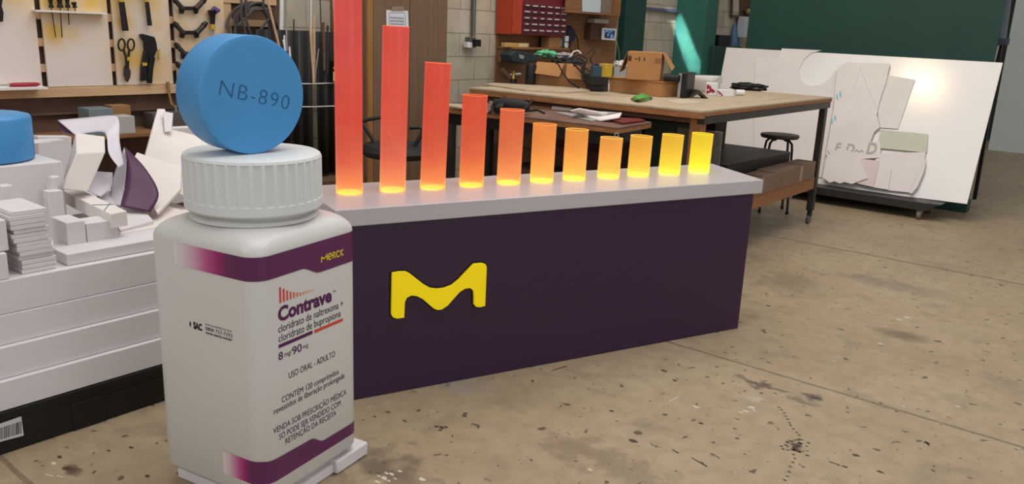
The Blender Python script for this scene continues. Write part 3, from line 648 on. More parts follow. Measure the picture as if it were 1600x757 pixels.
# ------------------------------------------------------------------ tool wall at the left
XB = -4.94
single('backing_board', G().box(-4.999, -4.985, -0.4, 3.55, 0.0, 2.4), M_dkwood, 'dark brown board behind the white tool panels', 'board')
for i, z in enumerate((1.42, 1.275, 1.135, 1.565, 1.71)):
    single('wood_batten', G().box(-4.984, -4.958, -0.3, 3.50, z - 0.022, z + 0.022), M_pine, 'pale wood batten in the tool panel gaps, %s' % ['second visible from the top', 'third visible from the top', 'lowest one', 'running at the top of the picture', 'above the picture edge'][i] if i < 4 else 'pale wood batten high behind the tool panels', 'batten', 'battens behind the tool panels')
single('wood_plank', G().box(-4.984, -4.93, -0.3, 3.50, 0.975, 1.030), M_pine, 'long pale wood plank along the foot of the white tool panels', 'plank')
def panel_mat():
    m = bpy.data.materials.new('white panel with yellow overspray'); m.use_nodes = True; nt = m.node_tree; N = nt.nodes; L = nt.links; b = N['Principled BSDF']
    g_ = N.new('ShaderNodeNewGeometry'); sp = N.new('ShaderNodeSeparateXYZ'); L.new(g_.outputs['Position'], sp.inputs[0])
    n = N.new('ShaderNodeTexNoise'); n.inputs['Scale'].default_value = 5; n.inputs['Detail'].default_value = 2; L.new(g_.outputs['Position'], n.inputs['Vector'])
    def mth(op, a, c):
        x = N.new('ShaderNodeMath'); x.operation = op
        for i, v in ((0, a), (1, c)):
            if isinstance(v, (int, float)): x.inputs[i].default_value = v
            else: L.new(v, x.inputs[i])
        return x.outputs[0]
    tot = None
    # sprayed spots (Y, Z, radius, strength)
    for (y, z, r, k) in ((1.83, 1.55, 0.10, 0.9), (1.70, 1.44, 0.07, 0.6), (2.05, 1.57, 0.16, 0.9), (2.25, 1.58, 0.16, 0.9), (2.02, 1.33, 0.07, 0.8), (2.13, 1.33, 0.06, 0.6), (2.28, 1.31, 0.09, 0.25), (2.42, 1.40, 0.06, 0.9), (2.45, 1.20, 0.11, 0.85), (2.41, 1.26, 0.08, 0.5), (2.40, 1.52, 0.1, 0.8), (2.60, 1.52, 0.1, 0.7), (2.62, 1.40, 0.07, 0.6), (2.61, 1.12, 0.12, 0.6), (2.68, 1.30, 0.09, 0.35), (2.85, 1.42, 0.16, 0.55), (2.85, 1.28, 0.15, 0.6), (2.97, 1.52, 0.14, 0.6), (2.80, 1.15, 0.1, 0.5), (3.03, 1.30, 0.1, 0.5)):
        dy = mth('DIVIDE', mth('SUBTRACT', sp.outputs[1], y), r); dz = mth('DIVIDE', mth('SUBTRACT', sp.outputs[2], z), r)
        d = mth('ADD', mth('MULTIPLY', dy, dy), mth('MULTIPLY', dz, dz))
        s = mth('MULTIPLY', mth('DIVIDE', 1.0, mth('ADD', 1.0, mth('POWER', d, 1.6))), k)
        tot = s if tot is None else mth('MAXIMUM', tot, s)
    f = mth('MULTIPLY', tot, mth('MULTIPLY', n.outputs['Fac'], 1.9))
    x = N.new('ShaderNodeMix'); x.data_type = 'RGBA'; x.clamp_factor = True; L.new(f, x.inputs[0]); x.inputs[6].default_value = lin((222, 212, 206)); x.inputs[7].default_value = lin((220, 178, 84)); L.new(x.outputs[2], b.inputs['Base Color'])
    b.inputs['Roughness'].default_value = 0.6
    return m
M_panel = panel_mat()
ys = [(1.45, 1.938), (1.968, 2.330), (2.356, 2.708), (2.738, 3.085)]
pl_desc = ['white tool panel at the left edge of the picture', 'white tool panel carrying the screwdriver rail', 'white tool panel with tin snips and pliers', 'white tool panel with the row of corner clamps']
for (a, b), d in zip(ys, pl_desc):
    single('tool_board', G().box(-4.957, XB, a, b, 1.032, 1.95), M_panel, d, 'panel', 'white tool panels', bevel=0.002)
XT = -4.906
def tool(name, label, cat, pts, X=XT, t=0.02, m=M_black, group=None, bevel=0.002):
    return single(name, G().prism([PX(x, y, X) for x, y in pts], (-t, 0, 0)), m, label, cat, group, bevel=bevel)
# screwdriver rail and screwdrivers
single('screwdriver_rail', G().box(-4.939, -4.88, PX(54, 15, -4.9).y, PX(165, 18, -4.9).y, 1.438, 1.448), M_foam2, 'thin white ledge holding four screwdrivers', 'rail')
for i, (x, xb, yb, top, d) in enumerate(((78, 87, 58, -6, 'leftmost screwdriver in the rail, black handle and long dark blade'), (92, 97, 59, -8, 'second screwdriver in the rail, thick black handle and the longest blade'), (104, 108, 39, -8, 'third screwdriver in the rail, with a short dark blade'), (115, 118, 21, 3, 'short stubby black screwdriver at the right of the rail'))):
    X_ = -4.905
    a = PX(x, top, X_); b = PX(x + 2.3, 12.5, X_); c = PX(xb, yb, X_)
    t = thing('screwdriver', d, 'screwdriver', b, 0, 'screwdrivers in the rail')
    ax = a - b; r = 0.013 if i != 1 else 0.016
    link('handle', G().tube([b + ax * k for k in (0, 0.05, 0.15, 0.3, 0.45, 0.8, 0.97, 1)], [r * k for k in (.8, 1, 1, .7, .75, 1.1, 1, .6)], 12), M_black, t)
    link('blade', G().tube([b + (a - b).normalized() * 0.005, c], 0.0032, 8), M_dksteel, t)
tool('chisel', 'black handled tool hanging at the left edge of the picture', 'tool', [(0, -5), (5, -5), (3, 10), (6, 20), (5, 34), (-3, 34), (-3, 5)])
M_yel = mat('yellow tape', (196, 160, 50), rough=0.5)
def hammer(x0, y0, x1, y1, w, d):
    c = PX((x0 + x1) / 2, (y0 + y1) / 2, XT); t = thing('hammer', d, 'hammer', c, 0, 'hanging hammers')
    link('grip', G().tube([PX(x0, y0, XT), PX((x0 + x1) / 2, (y0 + y1) / 2, XT), PX(x1, y1, XT)], [w, w * 1.05, w * 1.15], 10), M_black, t)
    link('shaft', G().tube([PX(x0 - 1.2, -14, XT), PX(x0 - 0.2, y0 + 1, XT)], w * 0.8, 10), M_yel, t)
    link('head', G().tube([PX(x0 - 12, -16, XT), PX(x0 + 10, -15, XT)], 0.015, 12), M_dksteel, t)
hammer(190, 3, 196, 48, 0.0165, 'left hammer with a thick black rubber grip, hanging head up')
hammer(229.5, 3, 234, 40, 0.0125, 'right hammer with a thinner black grip, hanging head up')
# tin snips
sn = thing('tin_snips', 'black tin snips with two round finger loops', 'snips', PX(197, 92, XT))
for cx_, s_ in ((190, -1), (204.5, 1)):
    link('finger_loop', G().tube([PX(cx_ + 5.2 * math.cos(a) , 70 + 9 * math.sin(a), XT) for a in [2 * math.pi * k / 20 for k in range(20)]], 0.0055, 8, closed=True), M_black, sn)
link('arm', G().tube([PX(193, 78, XT), PX(197, 90, XT), PX(199, 104, XT)], [0.007, 0.008, 0.012], 8), M_black, sn)
link('arm', G().tube([PX(202, 78, XT), PX(200.5, 90, XT), PX(198, 104, XT)], [0.007, 0.008, 0.012], 8), M_black, sn)
link('blade', G().prism([PX(x, y, XT - 0.003) for x, y in ((194, 106), (197, 102), (202, 105), (205, 112), (204, 121), (200, 129), (197, 126), (194, 117))], (-0.012, 0, 0)), M_dksteel, sn, bevel=0.003)
link('tape_band', G().prism([PX(x, y, XT + 0.01) for x, y in ((199, 89), (203, 89), (203, 95), (199, 95))], (-0.022, 0, 0)), M_yel, sn)
# caulk/rivet pliers
pr = thing('rivet_pliers', 'big black hand riveter with two straight grips', 'pliers', PX(232, 90, XT))
link('plier_head', G().prism([PX(x, y, XT) for x, y in ((220, 54), (224, 53), (242, 58), (245, 68), (246, 78), (240, 92), (232, 92), (228, 82), (227, 66), (221, 57))], (-0.028, 0, 0)), M_black, pr, bevel=0.003)
link('grip', G().prism([PX(x, y, XT) for x, y in ((226, 80), (232, 82), (230, 100), (229, 126), (221, 127), (222, 102))], (-0.022, 0, 0)), M_black, pr, bevel=0.003)
link('grip', G().prism([PX(x, y, XT) for x, y in ((236, 88), (243, 90), (240, 108), (238, 131), (232, 130), (232, 104))], (-0.022, 0, 0)), M_black, pr, bevel=0.003)
link('tape_band', G().prism([PX(x, y, XT + 0.003) for x, y in ((223, 98), (230, 98), (230, 103), (223, 103))], (-0.026, 0, 0)), M_yel, pr)
tool('rivet_nozzle', 'small brass nozzle hanging right of the riveter', 'nozzle', [(247, 77), (250, 77), (251, 93), (248, 94)], t=0.012, m=M_yel)
# corner clamps
def clamp(x, y, d, s=1.0):
    P_ = lambda a, b: PX(x + a * s, y + b * s, XT)
    t = thing('corner_clamp', d, 'clamp', P_(0, 0), 0, 'corner clamps on the tool panel')
    link('clamp_body', G().prism([P_(*p) for p in ((-15, 0), (-9, 0), (-7, 1), (7, 1), (9, 0), (15, -2), (14, 12), (10, 13), (8, 7), (-7, 7), (-9, 13), (-14, 12))], (-0.02, 0, 0)), M_black, t, bevel=0.003)
    for sx in (-1, 1):
        link('jaw', G().tube([P_(sx * 10, 5), P_(sx * 23, -9)], 0.0155, 12), M_dksteel, t)
        link('screw_knob', G().tube([P_(sx * 21, -7), P_(sx * 25.5, -12)], [0.019, 0.012], 12), M_black, t)
clamp(296, 9, 'top corner clamp, cut by the upper frame edge'); clamp(297, 47, 'second corner clamp from the top')
clamp(299, 80, 'third corner clamp from the top, partly behind the blue tablet'); clamp(301, 110, 'lowest corner clamp, mostly hidden by the blue tablet')
gs = thing('rotary_tool', 'small black hand tool with a purple top and a yellow band', 'hand tool', PX(332, 40, XT))
link('tool_body', G().tube([PX(331, 16, XT), PX(332, 26, XT), PX(332, 38, XT)], [0.028, 0.017, 0.015], 14), M_black, gs)
link('tape_band', G().tube([PX(332, 38, XT), PX(332, 46, XT)], 0.016, 14), M_yel, gs)
link('tip', G().tube([PX(333, 46, XT), PX(333, 55, XT)], [0.008, 0.005], 10), M_grey, gs)
link('purple_cap', G().tube([PX(333, 13, XT), PX(337, 17, XT), PX(343, 16, XT)], [0.02, 0.024, 0.008], 12), mat('violet rubber', (92, 72, 128), rough=0.6), gs)
# ledge with red knife
single('white_ledge', G().box(-4.929, -4.80, 1.52, PX(75, 137, -4.8).y, PX(40, 137, -4.8).z - 0.012, PX(40, 137, -4.8).z), M_foam2, 'thin white ledge under the red knife', 'ledge')
lz = PX(40, 137, -4.8).z
kn = thing('utility_knife', 'red handled knife lying on the white ledge', 'knife', (-4.84, PX(40, 131, -4.84).y, lz))
kn0 = Vector((-4.85, PX(15, 131, -4.85).y, lz + 0.012)); kn1 = Vector((-4.85, PX(62, 130, -4.85).y, lz + 0.012))
link('handle', G().tube([kn0.lerp(kn1, k) for k in (0, .1, .5, .9, 1)], [0.006, 0.011, 0.012, 0.011, 0.005], 10), mat('red plastic', (160, 36, 48), rough=0.45), kn)
link('blade', G().tube([kn0 - Vector((0, 0.05, 0)), kn0], [0.003, 0.005], 6), M_grey, kn)
single('pencil_stub', G().tube([Vector((-4.86, 1.74, lz + 0.012)), Vector((-4.86, 1.76, lz + 0.012))], 0.011, 10), M_pine, 'short wooden stub at the left end of the white ledge', 'stub')
# shelf below
zs = PX(250, 186, -4.75).z
single('wood_shelf', G().box(-4.984, -4.68, 0.6, 3.40, 0.755, 0.775), M_ply, 'long brown shelf below the tool panels', 'shelf')
single('wood_rail', G().box(-4.984, -4.95, 0.6, 3.45, PX(150, 173, -4.96).z - 0.012, PX(150, 173, -4.96).z), M_dkwood, 'thin dark rail between the plank and the brown shelf', 'rail')
def wbox(name, x0, x1, yb, yt, X, d, m, label, cat, group=None, z0=None, **k):
    a = PX(x0, yb, X); b = PX(x1, yb, X); t_ = PX((x0 + x1) / 2, yt, X).z
    return single(name, G().box(X - d, X, a.y, b.y, a.z if z0 is None else z0, t_), m, label, cat, group, bevel=k.get('bevel', 0.002))
wbox('plastic_box', 140, 178, 187, 170, -4.72, 0.14, mat('clear blue grey box', (118, 132, 138), rough=0.3), 'blue grey plastic box on the brown shelf', 'box', z0=0.776)
wbox('white_box', 184, 211, 194, 182, -4.70, 0.12, mat('dull white card', (178, 174, 170), rough=0.6), 'small white box right of the blue grey box', 'box', z0=0.776)
wbox('open_box', 176, 205, 182, 165, -4.84, 0.10, M_carddark, 'small dark open box behind the white box', 'box', z0=0.776)
wbox('grey_box', 240, 300, 195, 176, -4.80, 0.12, mat('dull dark box', (84, 80, 78), rough=0.6), 'dark flat box on the shelf left of the upright tablet', 'box', z0=0.776)
fc = thing('bar_clamp', 'small brass coloured bar clamp hooked on the wood plank', 'clamp', PX(266, 150, -4.91))
link('clamp_bar', G().tube([PX(262, 128, -4.915), PX(265, 150, -4.9), PX(268, 163, -4.88), PX(274, 168, -4.87)], [0.010, 0.008, 0.010, 0.007], 8), mat('dull brass', (140, 112, 70), rough=0.45, metal=0.5), fc)
link('clamp_screw', G().tube([PX(274, 165, -4.87), PX(276, 180, -4.87)], 0.006, 8), M_grey, fc)

# ------------------------------------------------------------------ pipes, hose and black sheet left of the cabinet
single('wood_plank', G().box(-4.999, -4.965, PX(343, 50, -4.97).y, PX(362, 50, -4.97).y, 0.8, 2.2), M_pine, 'upright pale plank beside the tool panels, left of the hose coil', 'plank')
hs = G()
random.seed(11)
hc = PX(400, 38, -4.86)
for k in range(6):
    R_ = 0.145 - 0.010 * (k % 3); oy = random.uniform(-0.02, 0.02); oz = random.uniform(-0.02, 0.02); pts = []
    for j in range(28):
        a = 2 * math.pi * j / 28; sq = 1 + 0.18 * math.cos(2 * a + k)
        pts.append(hc + Vector((0.012 * (k - 3) + 0.02 * math.sin(a * 2 + k), oy + R_ * 1.15 * math.cos(a) * sq * 0.95, oz - 0.03 + R_ * math.sin(a) * 1.15)))
    hs.tube(pts, 0.0095, 8, closed=True)
for (a, b, c) in (((378, -8), (376, 20), (386, 62)), ((384, -8), (384, 30), (396, 66)), ((412, -8), (411, 10), (428, 40)), ((372, 40), (395, 15), (425, 14)), ((398, 58), (420, 30), (420, 50))):
    hs.tube([PX(a[0], a[1], -4.82), PX(b[0], b[1], -4.81), PX(c[0], c[1], -4.82)], 0.009, 8)
single('hose_coil', hs, mat('dark grey hose', (74, 70, 70), rough=0.55), 'dark grey cable coil hanging on the wall above the blue tablet', 'cable coil')
# black corrugated sheeting with two white straps
XC = -4.72
bs_ = thing('corrugated_sheet', 'tall black corrugated sheeting tied with white straps', 'corrugated sheet', (XC, 3.6, 0))
def corr(x0, x1, yt, zb, X, m=M_rubber, amp=0.025, per=0.085, nm='sheet_panel'):
    ya_ = PX(x0, yt, X).y; yb_ = PX(x1, yt, X).y; zt_ = PX((x0 + x1) / 2, yt, X).z; n_ = 90; r0 = []; r1 = []
    for i in range(n_ + 1):
        y = ya_ + (yb_ - ya_) * i / n_; x = X - amp + amp * math.cos(2 * math.pi * (y - ya_) / per)
        r0.append(Vector((x, y, zb))); r1.append(Vector((x, y, zt_)))
    return link(nm, G().grid([r0, r1]), m, bs_, solid=0.006)
M_corr = mat('black corrugated plastic', (34, 33, 32), rough=0.5)
corr(400, 489, 47, 0.38, XC, M_corr); corr(494, 536, 50, 0.38, XC, M_corr)
for ypx in (131, 167):
    link('strap', G().tube([PX(x, ypx + (0 if x < 492 else -1), XC + 0.012) for x in (400, 430, 460, 490, 515, 536)], 0.0035, 6), M_foam2, bs_)
single('low_shelf', G().box(-4.98, -4.60, 3.48, 3.98, 0.30, 0.36), M_dkwood, 'dark low shelf carrying the black corrugated sheeting', 'shelf', bevel=0.003)
single('wood_board', G().box(-4.98, -4.62, 3.10, 3.98, 0.0, 0.29), M_dkwood, 'dark brown chest under the black corrugated sheeting', 'chest', bevel=0.003)
rods = [((440, -8), (439, 62), 0.013, M_white, 'thick white tube standing nearest the hose coil'), ((447, -8), (448, 80), 0.006, M_grey, 'thin grey rod beside the thick white tube'),
        ((417, -4), (436, 72), 0.008, M_pine, 'slanting brown wooden rod right of the hose coil'), ((442, 62), (446, 84), 0.004, M_white, 'thin white rod end below the thick tube'),
        ((444, 55), (446, 92), 0.006, M_white, 'short white rod just right of the upright tablet'), ((452, 73), (454, 100), 0.007, M_white, 'stubby white rod low beside the upright tablet'),
        ((478, -8), (479, 45), 0.004, M_grey, 'thin pale rod leaning on the wall above the black sheet'), ((486, -8), (486, 60), 0.005, M_foam2, 'pale strip standing above the seam of the black sheet'),
        ((484, 38), (490, 130), 0.0065, M_pine, 'tan wooden rod leaning across the seam of the black sheet'), ((491, 22), (490, 130), 0.006, M_pine, 'light wooden rod with a flat tip at the seam'),
        ((498, 76), (491, 128), 0.004, M_grey, 'short white wire leaning to the right at the seam'), ((500, -8), (502, 38), 0.004, M_dksteel, 'thin dark rod above the right black sheet'),
        ((505, 35), (507, 110), 0.010, M_dkwood, 'brown wooden strip standing before the right black sheet'), ((512, 40), (511, 115), 0.008, M_dksteel, 'dark rod standing before the right black sheet'),
        ((518, 45), (524, 130), 0.004, M_dksteel, 'thin dark wire beside the tallest red tube'), ((522, -8), (525, 48), 0.012, M_white, 'thick white tube leaning beside the tallest red tube'),
        ((459, 30), (460, 120), 0.004, M_black, 'short black rod tip above the black sheet')]
for (a, b, r, m, d) in rods:
    X_ = XC + 0.03 if b[1] > 70 else XC - 0.06
    if b[1] < 70: b = (b[0] + (b[0] - a[0]) * 0.3, b[1] + 30)
    single('rod', G().tube([PX(a[0], a[1], X_), PX(b[0], b[1], X_)], r, 8), m, d, 'rod', 'rods and tubes by the black sheet')
gb = thing('glue_box', 'small black and yellow printed box beside the tallest red tube', 'box', PX(525, 115, XC + 0.05))
link('box_body', G().prism([PX(x, y, XC + 0.06) for x, y in ((521, 96), (529, 96), (529, 128), (521, 128))], (-0.04, 0, 0)), M_black, gb)
link('label_panel', G().prism([PX(x, y, XC + 0.062) for x, y in ((521, 112), (529, 112), (529, 127), (521, 127))], (-0.004, 0, 0)), mat('cream label', (206, 196, 150), rough=0.5), gb)
link('label_panel', G().prism([PX(x, y, XC + 0.062) for x, y in ((521, 105), (529, 105), (529, 108), (521, 108))], (-0.004, 0, 0)), mat('orange label', (206, 130, 60), rough=0.5), gb)
# tall brown cabinet with paper sign
cb_ = thing('tall_cabinet', 'tall brown wooden cabinet behind the red tubes', 'cabinet', (-4.8, 4.4, 0))
link('cabinet_body', G().box(-4.998, -4.60, 3.99, 4.809, 0, 2.5), M_cab, cb_, bevel=0.002)
link('cabinet_door', G().box(-4.60, -4.583, 4.045, 4.40, 0.06, 2.48), M_cab, cb_, bevel=0.002)
link('cabinet_door', G().box(-4.60, -4.583, 4.405, 4.803, 0.06, 2.48), M_cab, cb_, bevel=0.002)
link('edge_strip', G().box(-4.60, -4.584, 3.992, 4.04, 0, 2.5), wood('ochre edge strip', (150, 104, 52), (166, 118, 64), vec=(12, 12, 1)), cb_)
sg = thing('paper_sign', 'small white paper sign taped on the brown cabinet', 'sign', PX(622, 30, -4.58))
o_ = PX(604, 47, -4.576); r_ = (PX(638, 47.6, -4.576) - o_); W_ = r_.length
link('paper', G().prism([PX(604, 47, -4.578), PX(639, 47.5, -4.578), PX(637.5, 17, -4.578), PX(603.5, 15.5, -4.578)], (-0.002, 0, 0)), mat('sign paper', (216, 216, 222), rough=0.6), sg)
M_sgink = mat('blue grey ink', (70, 76, 92), rough=0.6)
for a, b in (((608, 44), (634, 44)), ((608, 20), (633, 20)), ((608, 20), (608.5, 44)), ((633, 20), (634, 44))):
    link('printed_frame', G().tube([PX(a[0], a[1], -4.5775), PX(b[0], b[1], -4.5775)], 0.0012, 4), M_sgink, sg)
for s_, yb_, x0, x1, hh in (('MANTENHA', 29, 609.5, 631.5, 0.014), ('SEMPRE', 34, 609.5, 631.5, 0.014), ('ORGANIZADO', 38.5, 610, 632, 0.013)):
    o_ = PX(x0, yb_, -4.577); e_ = PX(x1, yb_, -4.577)
    link('lettering', text_geo(s_, (e_ - o_).length, hh, o_, (0, 1, 0), (0, 0, 1)), M_sgink, sg)
link('tape', G().prism([PX(x, y, -4.575) for x, y in ((611, 17), (631, 17), (631, 9.5), (613, 10))], (-0.001, 0, 0)), mat('dull tape', (140, 126, 112), rough=0.5), sg)
# conduit and outlet box
cd = thing('electrical_conduit', 'grey metal conduit running down the block wall to an outlet box', 'conduit', PX(740, 56, -4.98))
link('pipe', G().tube([PX(741.5, -30, -4.97), PX(740, 20, -4.97), PX(739.3, 57, -4.97)], 0.020, 14), M_steel, cd)
link('outlet_box', G().prism([PX(x, y, -4.93) for x, y in ((735, 58), (744, 58.5), (744, 75), (735, 74))], (-0.06, 0, 0)), M_steel, cd, bevel=0.003)
link('outlet', G().prism([PX(x, y, -4.93) for x, y in ((730.5, 66), (738, 66), (738, 75), (730.5, 74.5))], (-0.05, 0, 0)), M_white, cd, bevel=0.002)
link('plug', G().prism([PX(x, y, -4.90) for x, y in ((743, 61.5), (752, 62), (752, 73), (743, 72.5))], (-0.06, 0, 0)), M_black, cd, bevel=0.004)

# ------------------------------------------------------------------ work bench behind the counter
ZB = 1.03; BX0, BX1, BY0, BY1 = -4.05, -2.20, 4.49, 6.78
def hgt(P, dy): return dy * (P - CP).dot(CF) / FPX / math.cos(PITCH)
def obox(x0, y0, x1, y1, yt, depth, z=ZB, taper=0.0):
    """box standing at height z; front lower edge between two pixels, top at pixel row yt"""
    a = PZ(x0, y0, z); b = PZ(x1, y1, z); d = (b - a).normalized(); nn = Vector((-d.y, d.x, 0))
    h = hgt((a + b) / 2, (y0 + y1) / 2 - yt); zz = Vector((0, 0, h)); z_ = Vector((0, 0, 0.001))
    a += z_; b += z_
    return [a, b, b + nn * depth, a + nn * depth], [a + zz, b + zz, b + nn * depth + zz, a + nn * depth + zz], d, nn, h
M_bench = wood('worn pale bench board', (164, 146, 120), (192, 174, 148), vec=(2, 9, 9), vs=5)
M_edge = wood('brown bench timber', (138, 92, 56), (164, 114, 74), vec=(1.5, 9, 9), vs=5)
bn = thing('work_bench', 'large wooden work bench with pale worn top and dark metal right side', 'workbench', (-3.1, 5.6, 0))
link('bench_top', G().box(BX0, BX1, BY0, BY1, ZB - 0.014, ZB), M_bench, bn, bevel=0.002)
link('top_edge', G().box(BX0, BX1, BY0 + 0.001, BY0 + 0.05, ZB - 0.05, ZB - 0.0145), M_edge, bn, bevel=0.003)
link('apron', G().box(BX0 + 0.05, BX1 - 0.06, BY0 + 0.06, BY0 + 0.09, ZB - 0.085, ZB - 0.051), M_dkwood, bn, bevel=0.003)
link('top_edge', G().box(BX1 - 0.04, BX1, BY0 + 0.05, BY1, ZB - 0.036, ZB - 0.0145), M_edge, bn, bevel=0.002)
link('side_rail', G().box(BX1 - 0.05, BX1 - 0.004, BY0 + 0.052, BY1 - 0.01, ZB - 0.085, ZB - 0.0365), M_dksteel, bn, bevel=0.002)
link('leg', G().box(BX1 - 0.10, BX1 - 0.02, BY0 + 0.055, BY0 + 0.12, 0.0, ZB - 0.051), M_edge, bn, bevel=0.004)
link('leg', G().box(BX1 - 0.052, BX1 - 0.006, 6.63, 6.76, 0.11, ZB - 0.0865), M_dksteel, bn, bevel=0.003) if False else link('leg', G().box(BX1 - 0.052, BX1 - 0.002, 6.66, 6.715, 0.11, ZB - 0.0865), M_dksteel, bn, bevel=0.003)
link('leg', G().box(BX0 + 0.03, BX0 + 0.09, BY0 + 0.06, BY0 + 0.12, 0, ZB - 0.0515), M_edge, bn, bevel=0.004)
link('leg', G().box(BX0 + 0.03, BX0 + 0.09, 6.6, 6.66, 0, ZB - 0.015), M_dksteel, bn, bevel=0.004)
cst = link('caster', G().box(BX1 - 0.045, BX1 - 0.009, 6.672, 6.705, 0.06, 0.11), M_dksteel, bn, bevel=0.004)
wm = Matrix.Translation((BX1 - 0.027, 6.675, 0.036)) @ Matrix.Rotation(math.pi / 2, 4, 'Y')
link('wheel', G(wm).lathe([(0.030, -0.012), (0.036, -0.009), (0.036, 0.009), (0.030, 0.012)], 24), M_steel, cst)
link('lower_shelf', G().box(BX0 + 0.1, BX1 - 0.055, 4.62, 6.65, 0.375, 0.393), M_ply, bn)
link('shelf_beam', G().box(BX1 - 0.054, BX1 - 0.010, BY0 + 0.125, 6.655, 0.295, 0.392), M_edge, bn, bevel=0.003)
pb = single('plywood_offcut', G().prism([PZ(x, y, ZB + 0.001) for x, y in ((757, 133), (772, 131), (918, 139), (922, 144), (880, 146), (820, 142))], (0, 0, 0.008)), M_bench, 'thin pale plywood strip lying along the front of the bench top', 'board')
# lower side table in front of the bench apron
ZL = 0.935
fl_, fr_, br_ = PZ(688, 166.5, ZL), PZ(966, 199.6, ZL), PZ(1022, 190, ZL)
bl_ = fl_ + (br_ - fr_) * ((4.475 - fl_.y) / (br_.y - fr_.y)); br_ = fr_ + (br_ - fr_) * ((4.475 - fr_.y) / (br_.y - fr_.y))
lt = thing('side_table', 'low side table with a dark worn top, standing against the front of the bench', 'table', ((fl_ + br_) / 2).xy.to_3d())
M_lt = mat('worn dark red brown top', (104, 74, 64), rough=0.6, c2=(130, 102, 88), vs=5)
lt_pts = [fl_, fr_, br_, bl_]
link('table_top', G().prism([p - Vector((0, 0, 0.012)) for p in lt_pts], (0, 0, 0.012)), M_lt, lt, bevel=0.002)
def bar3(a_, b_, w_, z0, z1):
    d_ = (b_ - a_).normalized(); n_ = Vector((d_.y, -d_.x, 0)) * w_
    q_ = [a_, b_, b_ - n_, a_ - n_]; return G().hull8([at0(p, z0) for p in q_], [at0(p, z1) for p in q_])
def at0(p, z): return Vector((p.x, p.y, z))
link('table_edge', bar3(fl_, fr_, 0.02, ZL - 0.036, ZL - 0.0125), M_edge, lt)
link('table_edge', bar3(fr_, br_, 0.02, ZL - 0.036, ZL - 0.0125), M_edge, lt)
ins = lambda p, k: p.lerp((fl_ + br_) / 2, k)
link('frame', G().hull8([at0(ins(p, 0.08), ZL - 0.11) for p in lt_pts], [at0(ins(p, 0.08), ZL - 0.037) for p in lt_pts]), M_black, lt)
for p in lt_pts:
    q = ins(p, 0.12); link('leg', G().box(q.x - 0.022, q.x + 0.022, q.y - 0.022, q.y + 0.022, 0.0, ZL - 0.111), M_dksteel, lt)
single('wood_board', G().prism([PZ(x, y, ZL + 0.001) for x, y in ((700, 163.5), (745, 168), (760, 172), (762, 177), (700, 167.5))], (0, 0, 0.01)), M_bench, 'pale board at the left end of the low side table', 'board')
single('paper_offcut', G().grid([[PZ(x, y, ZL + dz) for x, y, dz in r] for r in (((892, 173, .05), (905, 170, .06), (935, 175, .045), (971, 176, .05)), ((900, 176, .02), (915, 179, .022), (940, 181, .018), (970, 180, .04)), ((903, 180, .008), (922, 185, .006), (938, 189, .006), (967, 184, .03)))]), M_foam2, 'curved white offcut lying on the low side table', 'offcut', solid=0.008)
single('grey_sheet', G().prism([PZ(x, y, ZL + 0.0015) for x, y in ((866, 176), (884, 176), (938, 187), (925, 190))], (0, 0, 0.003)), M_grey, 'thin grey sheet under the curved white offcut', 'sheet')
single('dark_red_board', G().prism([PZ(x, y, ZL + 0.0015) for x, y in ((960, 186), (1000, 188), (1008, 191), (972, 195), (955, 190))], (0, 0, 0.012)), mat('dark red board', (110, 38, 34), rough=0.5), 'dark red board at the right end of the low side table', 'board')
single('white_bar', G().prism([PZ(x, y, ZL + 0.0015) for x, y in ((862, 168), (893, 171), (893, 174), (862, 171))], (0, 0, 0.02)), M_foam2, 'short white bar behind the curved white offcut', 'bar')
pt = thing('power_tool', 'black corded power tool lying on the low side table', 'power tool', PZ(800, 170, ZL))
link('tool_body', G().tube([PZ(x, y, ZL + 0.05) for x, y in ((772, 163), (786, 164), (810, 166), (827, 167))], [0.03, 0.045, 0.048, 0.028], 14), M_rubber, pt)
link('grip', G().tube([PZ(786, 164, ZL + 0.05), PZ(776, 173, ZL + 0.02)], [0.03, 0.022], 12), M_rubber, pt)
link('guard', G().tube([PZ(832, 156, ZL + 0.03), PZ(826, 168, ZL + 0.01)], [0.006, 0.006], 8), M_steel, pt)
cabs = G()
for pts in (((768, 168), (778, 150), (785, 146), (790, 156), (782, 172)), ((820, 165), (822, 150), (832, 149), (830, 160), (820, 170), (800, 172)), ((765, 176), (776, 162), (782, 168), (790, 176)), ((800, 168), (820, 174), (840, 172), (850, 177))):
    cabs.tube([PZ(x, y, ZL + 0.03 + 0.01 * i) for i, (x, y) in enumerate(pts)], 0.007, 8)
link('power_cord', cabs, M_black, pt)
ch = G(); c0 = fr_ + Vector((0.0, -0.012, -0.045))
for k in range(9):
    ax_ = Vector((0.66, 0.75, 0)) if k % 2 == 0 else Vector((-0.75, 0.66, 0))
    ch.tube([c0 + Vector((0, 0, -k * 0.019)) + ax_ * (0.011 * math.sin(a)) + Vector((0, 0, 0.015 * math.cos(a))) for a in [2 * math.pi * j / 14 for j in range(14)]], 0.003, 6, closed=True)
single('steel_chain', ch, M_grey, 'short steel chain hanging from the corner of the low side table', 'chain')
